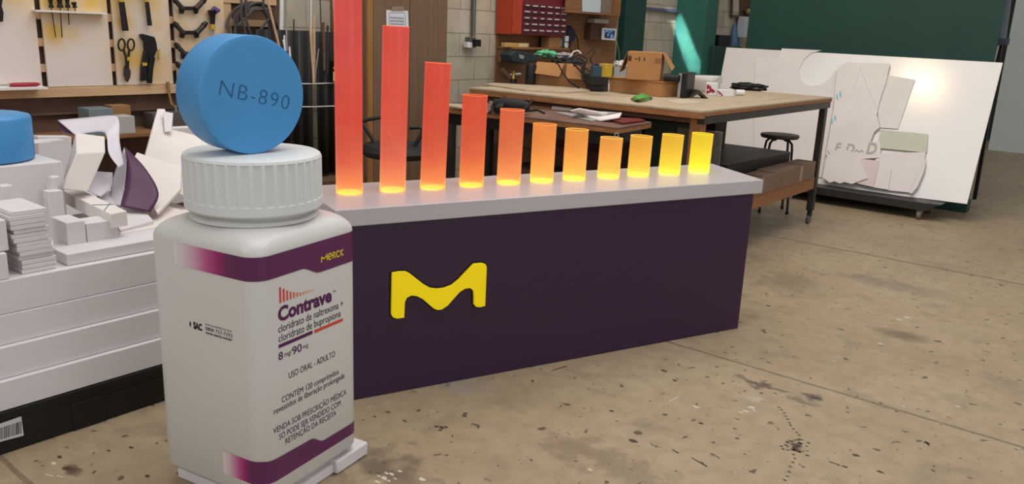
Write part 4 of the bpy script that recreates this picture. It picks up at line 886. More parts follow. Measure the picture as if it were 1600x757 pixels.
# things under the benches
for (x0, x1, y0, y1, z0, z1, m, nm, lb) in (
    (-4.00, -3.45, 4.66, 5.30, 0.394, 0.62, M_dkwood, 'storage_chest', 'dark brown chest on the lower shelf at the left part of the bench'),
    (-3.95, -3.50, 4.68, 5.25, 0.621, 0.82, M_cab, 'wood_crate', 'grey brown crate on the dark chest under the bench'),
    (-3.42, -3.05, 4.72, 5.12, 0.661, 0.80, mat('dark maroon box', (72, 40, 38), rough=0.6), 'maroon_box', 'maroon box on the red brown crate behind the short tubes')):
    single(nm, G().box(x0, x1, y0, y1, z0, z1), m, lb, 'box', bevel=0.004)
du = (fr_ - fl_).normalized(); dn_ = Vector((-du.y, du.x, 0)); dc_ = fl_.lerp(fr_, 0.60) + dn_ * 0.20
def dq(u0, u1, n0, n1, z0, z1): return G().hull8([at0(dc_ + du * u_ + dn_ * n_, z0) for u_, n_ in ((u0, n0), (u1, n0), (u1, n1), (u0, n1))], [at0(dc_ + du * u_ + dn_ * n_, z1) for u_, n_ in ((u0, n0), (u1, n0), (u1, n1), (u0, n1))])
dr = thing('drawer_unit', 'dark drawer unit standing under the side table, behind the short tubes', 'drawer unit', at0(dc_, 0))
link('unit_body', dq(-0.30, 0.30, -0.10, 0.12, 0.0, 0.60), mat('dark brown unit', (52, 40, 36), rough=0.6), dr, bevel=0.003)
for z_ in (0.04, 0.23, 0.42):
    link('drawer_front', dq(-0.29, 0.29, -0.112, -0.101, z_, z_ + 0.17), mat('dull maroon drawer', (84, 50, 44), rough=0.6), dr, bevel=0.003)
for (x0, x1, y0, y1, z0, z1, m, nm, lb) in (
    (-2.98, -2.62, 5.20, 5.28, 0.394, 0.86, mat('grey green board', (70, 84, 76), rough=0.6), 'grey_green_board', 'upright grey green board under the bench, left of the steel plate'),
    (-4.0, -3.0, 6.40, 6.62, 0.394, 0.93, mat('very dark brown crate', (44, 34, 30), rough=0.7), 'wood_crate', 'very dark brown crate at the back of the lower bench shelf'),
    (-3.42, -3.05, 4.70, 5.15, 0.394, 0.66, mat('dark red brown crate', (82, 50, 40), rough=0.7), 'wood_crate', 'dark red brown crate on the lower shelf behind the short tubes'),
    (-4.0, -3.1, 4.75, 6.4, 0.0, 0.28, M_black, 'storage_box', 'long black storage box on the floor under the bench'),
    (-4.45, -4.10, 4.9, 5.9, 0.0, 0.75, M_cab, 'wood_crate', 'grey brown crate on the floor at the left end of the bench')):
    single(nm, G().box(x0, x1, y0, y1, z0, z1), m, lb, 'box', bevel=0.004)
# steel plate, boxes on the lower shelf at the right
a = PY(1098, 203, 4.72); sp_ = [PY(x, y, 4.70 + (0.05 if y < 240 else 0.0)) for x, y in ((1104, 202), (1150, 208), (1142, 268), (1098, 262))]
spp = single('steel_plate', G().box(-2.42, -2.12, 4.625, 4.637, 0.394, 0.905), mat('blotchy grey steel', (84, 82, 80), rough=0.3, metal=0.6, c2=(112, 110, 106), vs=9), 'upright dull steel plate behind the yellow tube at the right end', 'plate', bevel=0.002)
single('black_box', G().box(-3.0, -2.36, 5.30, 6.45, 0.394, 0.60), M_black, 'long black box on the lower shelf of the work bench', 'box', bevel=0.006)
single('grey_crate', G().box(-3.3, -2.70, 4.75, 5.1, 0.645, 0.86), M_dksteel, 'dark grey green crate under the bench, left of the steel plate', 'crate') if False else None
M_flat = mat('brown grey flat carton', (128, 104, 88), rough=0.8, var=0.08, vs=5)
ctn = [((5.10, 5.78), 0.125, 'nearer brown carton of the two flat ones on the lower bench shelf'), ((5.785, 6.60), 0.135, 'farther brown carton of the two flat ones, next to the metal leg')]
for (y0, y1), h_, lb in ctn:
    t = thing('flat_carton', lb, 'carton', (-2.35, (y0 + y1) / 2, 0.394), 0, 'flat cartons on the bench shelf')
    link('carton_body', G().box(-2.60 + 0.245, BX1 - 0.0, y0, y1, 0.3935, 0.394 + h_), M_flat, t, bevel=0.004)
    ym = (y0 + y1) / 2 + 0.1
    link('packing_tape', G().box(BX1 + 0.0003, BX1 + 0.0013, ym - 0.03, ym + 0.03, 0.40, 0.394 + h_ - 0.004), mat('tan packing tape', (150, 118, 86), rough=0.35), t)
    link('packing_tape', G().box(-2.355, BX1, ym - 0.03, ym + 0.03, 0.394 + h_ + 0.0002, 0.394 + h_ + 0.001), M_dkwood, t)

# boxes and clutter on the bench top
def card_lines(parent, pts, m): link('printed_mark', G().prism(pts[0], pts[1]), m, parent)
bt, tp, d, nn, h = obox(952, 143, 1031, 152, 127, 0.26)
lb_ = thing('cardboard_box', 'wide flat cardboard box on the bench, below the taller one', 'box', bt[0])
link('box_body', G().hull8(bt, tp), M_card, lb_, bevel=0.003)
zt_ = tp[0].z
link('box_lid', G().hull8([p + Vector((0, 0, 0.0005)) for p in [tp[0] - d * 0.006 - nn * 0.006, tp[1] + d * 0.006 - nn * 0.006, tp[2] + d * 0.006, tp[3] - d * 0.006]], [p + Vector((0, 0, 0.007)) for p in [tp[0] - d * 0.006 - nn * 0.006, tp[1] + d * 0.006 - nn * 0.006, tp[2] + d * 0.006, tp[3] - d * 0.006]]), M_card, lb_)
bt, tp, d, nn, h = obox(978, 124, 1031, 127, 84, 0.20, z=zt_ + 0.008)
k_ = 0.0
ub = thing('cardboard_box', 'taller cardboard box with an open side flap, on top of the flat box', 'box', bt[0])
link('box_body', G().hull8(bt, tp), M_card, ub, bevel=0.003)
fl = tp[1]; link('box_flap', G().prism([tp[1], tp[2], tp[2] + d * 0.075 - Vector((0, 0, 0.10)), tp[1] + d * 0.075 - Vector((0, 0, 0.12))], d * 0.004), M_card, ub)
link('box_flap', G().prism([tp[0], tp[3], tp[3] - d * 0.045 - Vector((0, 0, 0.14)), tp[0] - d * 0.05 - Vector((0, 0, 0.15))], -d * 0.004), M_carddark, ub)
o = -nn * 0.0012
def onbox(u0, u1, v0, v1, m, nm='printed_mark'):
    W = (bt[1] - bt[0]).length
    P_ = lambda u, v: bt[0] + d * (u * W) + Vector((0, 0, v * h)) + o
    link(nm, G().add([P_(u0, v0), P_(u1, v0), P_(u1, v1), P_(u0, v1)], [(0, 1, 2, 3)]), m, ub)
M_pr = mat('dark brown print', (74, 50, 40), rough=0.7)
onbox(0.02, 0.12, 0.66, 0.84, M_pr, 'black_tape'); onbox(0.22, 0.30, 0.72, 0.76, M_pr); onbox(0.33, 0.37, 0.66, 0.82, M_pr); onbox(0.48, 0.52, 0.68, 0.80, M_pr); onbox(0.80, 1.0, 0.62, 0.80, mat('brown tape', (140, 96, 62), rough=0.4), 'packing_tape')
# open carton full of cables
bt, tp, d, nn, h = obox(838, 134, 886, 137.5, 108, 0.22)
oc = thing('open_carton', 'open worn carton full of cables, left of the flat cardboard box', 'carton', bt[0])
bt2 = [bt[0], bt[1] + d * 0.16, bt[2] + d * 0.16, bt[3]]; tp2 = [tp[0], tp[1] + d * 0.16, tp[2] + d * 0.16, tp[3]]
g = G()
for i in range(4):
    j = (i + 1) % 4; c_ = sum(bt2, Vector()) / 4
    inn = lambda p: p + (Vector((c_.x, c_.y, p.z)) - p) * 0.03
    g.hull8([bt2[i], bt2[j], inn(bt2[j]), inn(bt2[i])], [tp2[i] + Vector((0, 0, .04)), tp2[j] + Vector((0, 0, .04)), inn(tp2[j]) + Vector((0, 0, .04)), inn(tp2[i]) + Vector((0, 0, .04))])
g.hull8([p + Vector((0, 0, 0.0)) for p in bt2], [p + Vector((0, 0, 0.005)) for p in bt2])
link('carton_body', g, M_carddark, oc)
up4 = Vector((0, 0, 0.04))
A0, A1 = tp2[0] + up4, tp2[0].lerp(tp2[1], 0.55) + up4; A2 = tp2[1] + up4
link('box_flap', G().prism([A0 - nn * 0.002, A1 - nn * 0.002, A1 - nn * 0.05 - Vector((0, 0, 0.10)) - d * 0.02, A0 - nn * 0.05 - Vector((0, 0, 0.085)) - d * 0.02], -nn * 0.004), M_card, oc)
link('box_flap', G().prism([A1 + d * 0.02 - nn * 0.002, A2 - nn * 0.002, A2 - nn * 0.05 - Vector((0, 0, 0.11)), A1 + d * 0.03 - nn * 0.04 - Vector((0, 0, 0.11))], -nn * 0.004), M_card, oc)
cen = sum(tp2, Vector()) / 4
def blob(name, c, rx, ry, rz, m, label, cat, seed=1, rough=0.25, n=20):
    g = G(); vs = []; fs = []
    for i in range(n + 1):
        th = math.pi * i / n
        for j in range(2 * n):
            ph = math.pi * j / n; v = Vector((math.sin(th) * math.cos(ph), math.sin(th) * math.sin(ph), math.cos(th)))
            k = 1 + rough * noise.noise(v * 2.3 + Vector((seed, 0, 0))) + rough * 0.5 * noise.noise(v * 5 + Vector((0, seed, 0)))
            vs.append(c + Vector((v.x * rx * k, v.y * ry * k, max(-0.85, v.z) * rz * k)))
    for i in range(n):
        for j in range(2 * n):
            j2 = (j + 1) % (2 * n); fs.append((i * 2 * n + j, i * 2 * n + j2, (i + 1) * 2 * n + j2, (i + 1) * 2 * n + j))
    g.add(vs, fs); return single(name, g, m, label, cat)
blob('green_cloth', PD(853, 85, (tp2[0] - CP).dot(CF) + 0.1), 0.085, 0.07, 0.03, mat('mint green cloth', (92, 176, 132), rough=0.8), 'crumpled green cloth on top of the open carton', 'cloth', 3, 0.5)
blob('grey_cloth', PD(880, 89, (tp2[0] - CP).dot(CF) + 0.12), 0.08, 0.06, 0.03, mat('pale grey cloth', (150, 146, 146), rough=0.8), 'crumpled pale grey cloth on the open carton, right of the green one', 'cloth', 5, 0.5)
blob('cable_bundle', cen + Vector((0.0, 0.02, 0.03)), 0.15, 0.09, 0.05, M_rubber, 'dark bundle of cables filling the open carton', 'cable bundle', 8, 0.5)
dc = (tp2[0] - CP).dot(CF) + 0.05
wh = G().tube([PD(x, y, dc) for x, y in ((887, 96), (892, 88), (896, 81), (903, 79), (908, 84))], 0.006, 8)
single('white_cable', wh, M_foam2, 'white cable looping up out of the open carton', 'cable')
random.seed(4)
bc = G()
for pts in (((842, 92), (850, 84), (862, 88), (870, 100)), ((890, 92), (905, 86), (918, 92), (914, 104), (908, 112)), ((896, 104), (905, 98), (914, 108), (909, 120), (915, 132)), ((915, 96), (908, 108), (916, 118), (926, 124)), ((862, 92), (872, 100), (880, 115), (890, 128), (905, 138)), ((893, 96), (902, 106), (912, 118), (918, 130)), ((918, 84), (926, 76), (930, 80), (922, 92), (928, 106)), ((900, 100), (912, 104), (922, 112), (918, 126), (925, 138)), ((905, 90), (915, 98), (910, 112), (916, 124))):
    bc.tube([PD(x, y, dc - 0.26 if x > 895 else dc - 0.30) for x, y in pts], 0.006, 8)
single('black_cables', bc, M_black, 'tangle of black cables hanging over the open carton', 'cables')
tcx = obox(921, 142, 950, 143, 133, 0.20)
single('tool_case', G().hull8(tcx[0], tcx[1]), mat('dark olive case', (58, 54, 46), rough=0.5), 'low dark tool case between the open carton and the flat box', 'case', bevel=0.006)
tz = tcx[1][0].z
b_ = obox(921, 133, 950, 134, 118, 0.18, z=tz + 0.001)
single('tool_case', G().hull8(b_[0], b_[1]), M_rubber, 'black tool case stacked on the low olive one', 'case', bevel=0.006)
tz = b_[1][0].z
for x0, x1, y0, yt, c, lb in ((921.5, 926, 119, 104, (44, 66, 84), 'narrow dark blue tin standing on the black tool case'), (927, 934, 119, 101, (32, 50, 92), 'blue box standing left of the yellow box'), (935, 946, 120, 101, (190, 160, 52), 'yellow printed box standing on the black tool case')):
    b_ = obox(x0, y0, x1, y0 + 1, yt, 0.07, z=tz + 0.001)
    single('small_box', G().hull8(b_[0], b_[1]), mat('%s paint' % lb.split()[0] + str(x0), c, rough=0.5), lb, 'box', bevel=0.003)
rag = PZ(938, 140, ZB)
blob('paper_rag', PD(937, 125, (rag - CP).dot(CF) - 0.12), 0.06, 0.05, 0.035, mat('grey white rag', (186, 172, 158), rough=0.9), 'crumpled off-white rag in front of the black tool case', 'rag', 12, 0.6)
b_ = obox(958, 132, 977, 133, 107, 0.10, z=ZB)
single('grey_tub', G().hull8(b_[0], b_[1]), mat('grey tub', (150, 152, 156), rough=0.5), 'grey plastic tub left of the taller cardboard box', 'tub', bevel=0.004)
glv_ = b_[1]
blob('glove', sum(glv_, Vector()) / 4 + Vector((0, 0, 0.022)), 0.07, 0.05, 0.03, mat('pale glove', (206, 204, 196), rough=0.8), 'pale glove with yellow cuff left of the taller cardboard box', 'glove', 15, 0.6)
# black monitor edge and camera-like roll
b_ = obox(1058, 153, 1071, 154, 116, 0.20)
mn = thing('speaker', 'slim black speaker standing right of the cardboard boxes', 'speaker', b_[0][0])
link('speaker_body', G().hull8(b_[0], b_[1]), M_black, mn, bevel=0.006)
q = b_[0]; link('grey_front', G().hull8([q[0] - b_[3] * 0.008, q[0].lerp(q[1], 0.35) - b_[3] * 0.008, q[0].lerp(q[1], 0.35) - b_[3] * 0.001, q[0] - b_[3] * 0.001], [q_ + Vector((0, 0, b_[4] * 0.97)) for q_ in [q[0] - b_[3] * 0.008, q[0].lerp(q[1], 0.35) - b_[3] * 0.008, q[0].lerp(q[1], 0.35) - b_[3] * 0.001, q[0] - b_[3] * 0.001]]), M_grey, mn, bevel=0.002)
r0 = PD(1038, 119, (b_[0][0] - CP).dot(CF) - 0.02); r0.z = zt_ + 0.036; r1 = r0 + b_[2] * 0.11
single('black_roll', G().tube([r0, r0.lerp(r1, .5), r1], 0.026, 16), M_black, 'black roll lying on the flat box beside the slim speaker', 'roll')
# white bag, two small printed boxes, angle piece, tape roll, black bag
bg = PZ(1085, 148, ZB)
b_ = obox(1072, 142, 1113, 146, 121, 0.12)
g = G(); r_ = []
random.seed(9)
for v in range(5):
    row = []
    for (p, t_) in zip(b_[0] + [b_[0][0]], b_[1] + [b_[1][0]]):
        k = v / 4; row.append(p.lerp(t_, k) + Vector((random.uniform(-.012, .012), random.uniform(-.012, .012), random.uniform(-.012, .012) if v else 0)))
    r_.append(row)
for row in r_: row[-1] = row[0]
single('paper_bag', G().grid(r_).add([r_[-1][i] for i in range(4)], [(0, 1, 2, 3)]), mat('white grey bag', (198, 196, 192), rough=0.7), 'crumpled white bag on the bench behind the small printed boxes', 'bag', solid=0.003)
M_wc = mat('white carton', (222, 220, 220), rough=0.5); M_red = mat('dark red print', (150, 28, 52), rough=0.5)
for (x0, y0, x1, y1, yt, dp, z_, lb, dots) in ((1121, 150.5, 1146, 151.5, 141, 0.07, ZB, 'long low white box with a small red ribbon mark', ((1125, 146, 2.0), (1128, 148.5, 1.6), (1122.5, 143.5, 1.4))),
                                 (1102, 149, 1120, 150, 131, 0.10, ZB, 'square white box with a large red ribbon mark, left of the low one', ((1107, 136, 3.2), (1111, 141, 3.4), (1106, 144, 2.6), (1114.5, 143, 2.4)))):
    b_ = obox(x0, y0, x1, y1, yt, dp, z=z_)
    t = thing('gift_box', lb, 'box', b_[0][0], 0, 'small printed boxes on the bench')
    link('box_body', G().hull8(b_[0], b_[1]), M_wc, t, bevel=0.002)
    for (dx, dy, rr) in dots:
        c_ = PN(dx, dy, b_[0][0] - b_[3] * 0.001, b_[3]); R_ = rr * (c_ - CP).dot(CF) / FPX
        link('ribbon_mark', G().add([c_ + b_[2] * (R_ * (1 + .25 * math.cos(3 * a)) * math.cos(a)) + Vector((0, 0, R_ * (1 + .25 * math.cos(3 * a)) * math.sin(a))) for a in [2 * math.pi * k / 24 for k in range(24)]], [tuple(range(24))]), M_red, t)
an = [PZ(1076, 153, ZB + 0.002), PZ(1090, 146, ZB + 0.002), PZ(1107, 154, ZB + 0.002)]
def at_z(p, z): q = p.copy(); q.z = z; return q
pA, pB, pC = an
pk = (pA + pC) / 2; pk = at_z(pk, ZB + 0.058); dd = (pC - pA).normalized(); nn_ = Vector((-dd.y, dd.x, 0)) * 0.10
single('folded_plate', G().prism([at_z(pA, ZB + .001), pk, at_z(pC, ZB + .001), at_z(pC - dd * 0.02, ZB + .001), pk - Vector((0, 0, 0.022)), at_z(pA + dd * 0.02, ZB + .001)], nn_), M_dksteel, 'small dark folded roof-shaped piece on the bench near its front corner', 'folded piece')
tr0 = PZ(1149, 149.5, ZB); 
single('tape_roll', G().tube([at_z(tr0, ZB + 0.024), at_z(tr0, ZB + 0.024) + dd * 0.065], 0.022, 20), M_wc, 'small white roll lying right of the printed boxes', 'roll')
blob('black_bag', PD(1170, 136, (PZ(1172, 141, ZB) - CP).dot(CF)) + Vector((0, 0, 0.0)), 0.16, 0.09, 0.035, M_black, 'flat black bag at the far side of the bench top', 'bag', 21, 0.3)
b_ = PZ(1006, 153, ZB)
single('green_bag', G().grid([[PZ(x, y, ZB + z) for x, y, z in r] for r in (((985, 155, .004), (992, 150, .03), (1003, 146, .05), (1015, 150, .03)), ((988, 157, .004), (997, 155, .025), (1008, 152, .03), (1020, 153, .01)), ((990, 158, .003), (1000, 157.5, .008), (1010, 157, .006), (1018, 156, .003)))]), mat('green plastic bag', (92, 158, 78), rough=0.4), 'small crumpled green plastic bag at the bench front', 'bag', solid=0.002)
for i, (x0, y0, x1, y1, lb) in enumerate(((1040, 158, 1100, 161, 'pale cutting scrap lying at the front corner of the bench'), (1150, 160, 1230, 154, 'long pale worn board patch on the right of the bench top'))):
    single('paper_scrap', G().prism([PZ(x0, y0, ZB + .0005), PZ((x0 + x1) / 2, y0 - 3, ZB + .0005), PZ(x1, y1, ZB + .0005), PZ((x0 + x1) / 2 - 8, y1 + 2, ZB + .0005)], (0, 0, 0.002)), mat('pale scrap', (190, 176, 152), rough=0.7), lb, 'scrap')

# ------------------------------------------------------------------ wall behind the bench: backing, drawer cabinet, shelf, wall cabinet
single('plywood_backing', G().box(-4.999, -4.978, 5.885, 7.90, 0.0, 2.4), M_ply, 'brown plywood sheet covering the wall behind the bench', 'board')
for z in (1.10, 1.30, 1.52):
    pass
XO = -4.80
oc_ = thing('drawer_cabinet', 'orange wall cabinet with a plain door and five rows of small maroon drawers', 'cabinet', (-4.88, 6.1, 1.39))
yL = PX(774.5, 50, -4.977).y; yM = PX(813.5, 50, XO).y; yR = PX(884, 55, XO).y; zB = PX(800, 54, XO).z
M_or = mat('orange enamel', (176, 66, 38), rough=0.45, var=0.08, vs=8); M_mar = mat('maroon drawer', (112, 40, 46), rough=0.35)
link('cabinet_body', G().box(-4.977, XO, yL, yR, zB, zB + 0.75), M_or, oc_, bevel=0.003)
link('cabinet_door', G().box(XO + 0.0005, XO + 0.012, yL + 0.004, yM - 0.004, zB + 0.006, zB + 0.745), M_or, oc_, bevel=0.003)
link('hinge', G().box(XO + 0.0125, XO + 0.02, yL + 0.004, yL + 0.018, zB + 0.09, zB + 0.13), M_or, oc_)
link('drawer_frame', G().box(XO + 0.0005, XO + 0.006, yM, yR - 0.003, zB + 0.004, zB + 0.52), M_mar, oc_)
nc = 6; wd = (yR - yM - 0.02) / nc; z_t = PX(850, 11 - 4, XO).z; z_b = PX(850, 50 + 5, XO).z; rh = 0.0
zb0 = zB + 0.016; rh = (PX(830, 9.5, XO).z - PX(830, 48, XO).z) / 4
random.seed(2)
for r in range(5):
    for c in range(nc):
        y0 = yM + 0.01 + c * wd; z0 = zb0 + r * rh
        d_ = link('drawer', G().box(XO + 0.0065, XO + 0.016, y0 + 0.004, y0 + wd - 0.004, z0, z0 + rh - 0.010), mat('maroon drawer front', (104, 48, 58), rough=0.3), oc_, bevel=0.002)
        link('drawer_pull', G().box(XO + 0.0165, XO + 0.030, y0 + 0.012, y0 + wd - 0.012, z0 + rh * 0.30, z0 + rh * 0.36), mat('dark drawer pull', (48, 30, 40), rough=0.4), d_)
        w2 = wd * random.choice((0.30, 0.34, 0.22))
        link('label_card', G().box(XO + 0.0165, XO + 0.018, y0 + wd / 2 - w2, y0 + wd / 2 + w2, z0 + rh * 0.40, z0 + rh * 0.60), mat('label card', (206, 200, 200), rough=0.6), d_)
# shelf with level
zS = PX(810, 74, XO).z
single('wood_shelf', G().box(-4.977, XO + 0.02, PX(777, 70, -4.977).y, PX(888, 74, XO).y, zS - 0.018, zS), M_ply, 'short brown wood shelf under the orange drawer cabinet', 'shelf', bevel=0.002)
single('shelf_bracket', G().prism([Vector((-4.975, PX(778, 80, -4.977).y, zS - 0.019)), Vector((XO, PX(778, 80, -4.977).y, zS - 0.019)), Vector((-4.975, PX(778, 80, -4.977).y, zS - 0.16))], (0, 0.015, 0)), M_ply, 'triangular wooden bracket under the left end of the short shelf', 'bracket')
lv = thing('wooden_level', 'yellowish wooden block with a pale label on the short shelf', 'block', (XO - 0.03, PX(800, 70, XO).y, zS))
ya_, yb_ = PX(786, 70, XO - 0.03).y, PX(824, 70, XO - 0.03).y
link('block_body', G().box(XO - 0.06, XO - 0.01, ya_ + 0.01, yb_, zS + 0.0005, zS + 0.038), wood('yellow wood', (190, 146, 84), (206, 166, 104), vec=(9, 1, 9)), lv, bevel=0.002)
link('block_label', G().box(XO - 0.0098, XO - 0.009, ya_ + 0.58 * (yb_ - ya_), ya_ + 0.92 * (yb_ - ya_), zS + 0.004, zS + 0.034), mat('cream block label', (214, 202, 160), rough=0.5), lv)
wbox('card_box', 858, 876, 73, 58, XO - 0.02, 0.10, M_carddark, 'brown card box on the right of the short shelf', 'box', z0=zS + 0.0005)
# hanging teal bin, cylinder, spring, brass valve
tb_ = thing('parts_bin', 'dark teal open parts bin hanging under the short shelf', 'bin', PX(812, 92, -4.70))
link('bin_body', G().prism([PX(x, y, -4.72) for x, y in ((798, 85), (808, 79), (840, 86), (840, 96), (818, 100), (800, 97))], (-0.13, 0, 0)), mat('dark teal plastic', (38, 52, 58), rough=0.5), tb_, bevel=0.01)
link('bin_label', G().prism([PX(x, y, -4.715) for x, y in ((811, 85), (819, 87), (818, 93), (812, 91))], (-0.006, 0, 0)), M_grey, tb_)
cy0 = PZ(827, 134, ZB); cy0 = at_z(PX(826, 130, -4.35), ZB)
tcy = (cy0 - CP).dot(CF)
def stand(x, yb, zc): p = PZ(x, yb, zc); return p, (p - CP).dot(CF)
p_, t_ = stand(826, 134, ZB)
single('black_canister', G(Matrix.Translation(p_ + Vector((0, 0.02, 0.001)))).lathe([(0.040, 0), (0.042, 0.004), (0.042, 0.155), (0.036, 0.165), (0.01, 0.166)], 28), M_black, 'black canister standing left of the open carton', 'canister')
p_, t_ = stand(800, 131, ZB)
sg_ = G(); A = PD(783, 108, t_); B = PD(797, 124, t_); ax = (B - A); o1 = ax.orthogonal().normalized(); o2 = ax.normalized().cross(o1)
sg_.tube([A + ax * (k / 90) + o1 * (0.020 * math.cos(k * 0.62)) + o2 * (0.020 * math.sin(k * 0.62)) for k in range(91)], 0.004, 6)
single('steel_spring', sg_, mat('rusty spring steel', (110, 84, 70), rough=0.5, metal=0.5), 'coil spring leaning on the bench at its left end', 'spring')
bv = thing('brass_valve', 'small brass valve on a dark base beside the spring', 'valve', p_)
v0 = PD(802, 131, t_)
link('valve_base', G().tube([v0, v0 + Vector((0, 0, 0.04))], [0.03, 0.026], 16), M_black, bv)
link('valve_stem', G().tube([v0 + Vector((0, 0, 0.04)), v0 + Vector((0, 0, 0.075)), v0 + Vector((0, 0, 0.10))], [0.02, 0.010, 0.014], 14), mat('brass', (186, 150, 70), rough=0.3, metal=0.9), bv)
link('valve_arm', G().tube([PD(797, 117, t_), PD(814, 116, t_)], [0.008, 0.012], 10), M_grey, bv)
# spray bottle, jacket at the right of drawers
XW = -4.93
wb = thing('spray_bottle', 'pale bottle with a yellow label standing between the drawers and the coat', 'bottle', PX(884, 72, XW))
link('bottle_body', G().prism([PX(x, y, XW) for x, y in ((881, 46), (888, 46), (889, 74), (881, 74))], (-0.04, 0, 0)), mat('pale bottle plastic', (150, 148, 140), rough=0.4), wb, bevel=0.004)
link('bottle_label', G().prism([PX(x, y, XW + 0.002) for x, y in ((881, 49), (886, 49), (886, 55), (881, 55))], (-0.004, 0, 0)), M_yel, wb)
single('white_tag', G().prism([PX(x, y, XW + 0.04) for x, y in ((883, 56), (889, 56.5), (888.5, 65), (883, 64.5))], (-0.004, 0, 0)), M_white, 'small white tag with a dark mark beside the drawers', 'tag')
single('white_tag', G().prism([PX(x, y, XW + 0.04) for x, y in ((882.5, 66.5), (887.5, 67), (887, 74), (884, 75), (882, 72))], (-0.004, 0, 0)), M_white, 'lower white tag hanging under the marked one', 'tag')
single('white_bottle', G().prism([PX(x, y, XW + 0.01) for x, y in ((871, 61), (879, 61), (879, 73), (871, 73))], (-0.05, 0, 0)), M_grey, 'squat pale bottle below the right drawers', 'bottle', bevel=0.004)
cj = G().prism([PX(x, y, -4.90) for x, y in ((886, 44), (893, 40), (899, 48), (900, 56), (898, 64), (893, 66), (888, 62))], (-0.06, 0, 0))
single('tool_pouch', cj, mat('dark blue pouch', (40, 42, 58), rough=0.8), 'dark pouch hanging right of the maroon drawers', 'pouch', bevel=0.008)
hk = G().tube([PX(891, 66, -4.92), PX(890, 76, -4.92), PX(897, 84, -4.92), PX(904, 78, -4.92), PX(902, 60, -4.92), PX(898, 52, -4.92)], 0.006, 8)
single('hanging_cable', hk, M_black, 'thin black cable hanging below the dark pouch', 'cable')
# open wall cabinet
XK = -4.74
y0, y1, zk = PX(884, 20, XK).y, PX(969, 24, XK).y, PX(960, 25, XK).z
wc = thing('wall_cabinet', 'open brown wooden wall cabinet with a white sheet inside, at the top of the picture', 'cabinet', (-4.85, (y0 + y1) / 2, zk))
link('cabinet_floor', G().box(-4.977, XK, y0, y1, zk, zk + 0.02), M_ply, wc, bevel=0.002)
link('cabinet_side', G().box(-4.977, XK, y1 - 0.018, y1, zk + 0.0205, zk + 0.55), M_ply, wc, bevel=0.002)
link('cabinet_back', G().box(-4.977, -4.965, y0, y1 - 0.0185, zk + 0.0205, zk + 0.55), M_ply, wc)
link('cabinet_door', G().box(XK - 0.016, XK - 0.001, y0, PX(912, 10, XK).y, zk + 0.0205, zk + 0.55), M_ply, wc)
single('white_sheet', G().prism([PX(x, y, XK + 0.004) for x, y in ((910, -15), (940, -15), (938, 20), (910, 18))], (-0.003, 0, 0)), mat('cool white sheet', (196, 208, 214), rough=0.6), 'white sheet of paper fixed in the open wall cabinet', 'paper')
single('grey_wood_panel', G().prism([PX(x, y, XK - 0.03) for x, y in ((939, -15), (956, -15), (955, 21), (938, 20))], (-0.012, 0, 0)), wood('grey weathered wood', (112, 100, 88), (134, 122, 108), vec=(8, 8, 1)), 'narrow grey weathered board standing in the open wall cabinet', 'board')
# brown box, white box and small screen
wbox('brown_box', 922, 944, 62, 37, -4.90, 0.075, mat('dark brown box', (88, 60, 44), rough=0.6), 'dark brown box fixed to the plywood under the wall cabinet', 'box')
wbox('white_small_box', 929, 951, 36, 30, -4.88, 0.09, mat('dull cream box', (186, 180, 168), rough=0.5), 'long cream box lying on top of the dark brown box', 'box')
sc_ = thing('tablet_screen', 'small white framed screen showing a blue picture, on the wall above the bench', 'screen', PX(952, 63, -4.86))
link('screen_frame', G().prism([PX(x, y, -4.87) for x, y in ((942, 43.5), (963.5, 45), (962, 63.5), (941, 62))], (-0.016, 0, 0)), M_white, sc_, bevel=0.002)
def scr_mat():
    m = bpy.data.materials.new('lit blue screen'); m.use_nodes = True; nt = m.node_tree; b = nt.nodes['Principled BSDF']
    v = nt.nodes.new('ShaderNodeTexVoronoi'); v.inputs['Scale'].default_value = 28; tc = nt.nodes.new('ShaderNodeTexCoord'); nt.links.new(tc.outputs['Object'], v.inputs['Vector'])
    r = nt.nodes.new('ShaderNodeValToRGB'); r.color_ramp.elements[0].color = lin((110, 160, 210)); r.color_ramp.elements[1].color = lin((14, 22, 44)); r.color_ramp.elements[0].position = 0.1; r.color_ramp.elements[1].position = 0.6
    nt.links.new(v.outputs['Distance'], r.inputs[0]); nt.links.new(r.outputs[0], b.inputs['Emission Color']); b.inputs['Emission Strength'].default_value = 0.8; b.inputs['Base Color'].default_value = (0.01, 0.01, 0.02, 1); b.inputs['Roughness'].default_value = 0.3
    return m
link('lit_display', G().prism([PX(x, y, -4.869) for x, y in ((944.5, 46.5), (961, 47.5), (960, 60.5), (943.8, 59.5))], (-0.0008, 0, 0)), scr_mat(), sc_)
single('wall_cable', G().tube([PX(962, 40, -4.9), PX(963, 60, -4.9), PX(967, 80, -4.9), PX(968, 95, -4.9)], 0.004, 6), M_grey, 'thin grey cable running down right of the small screen', 'cable')

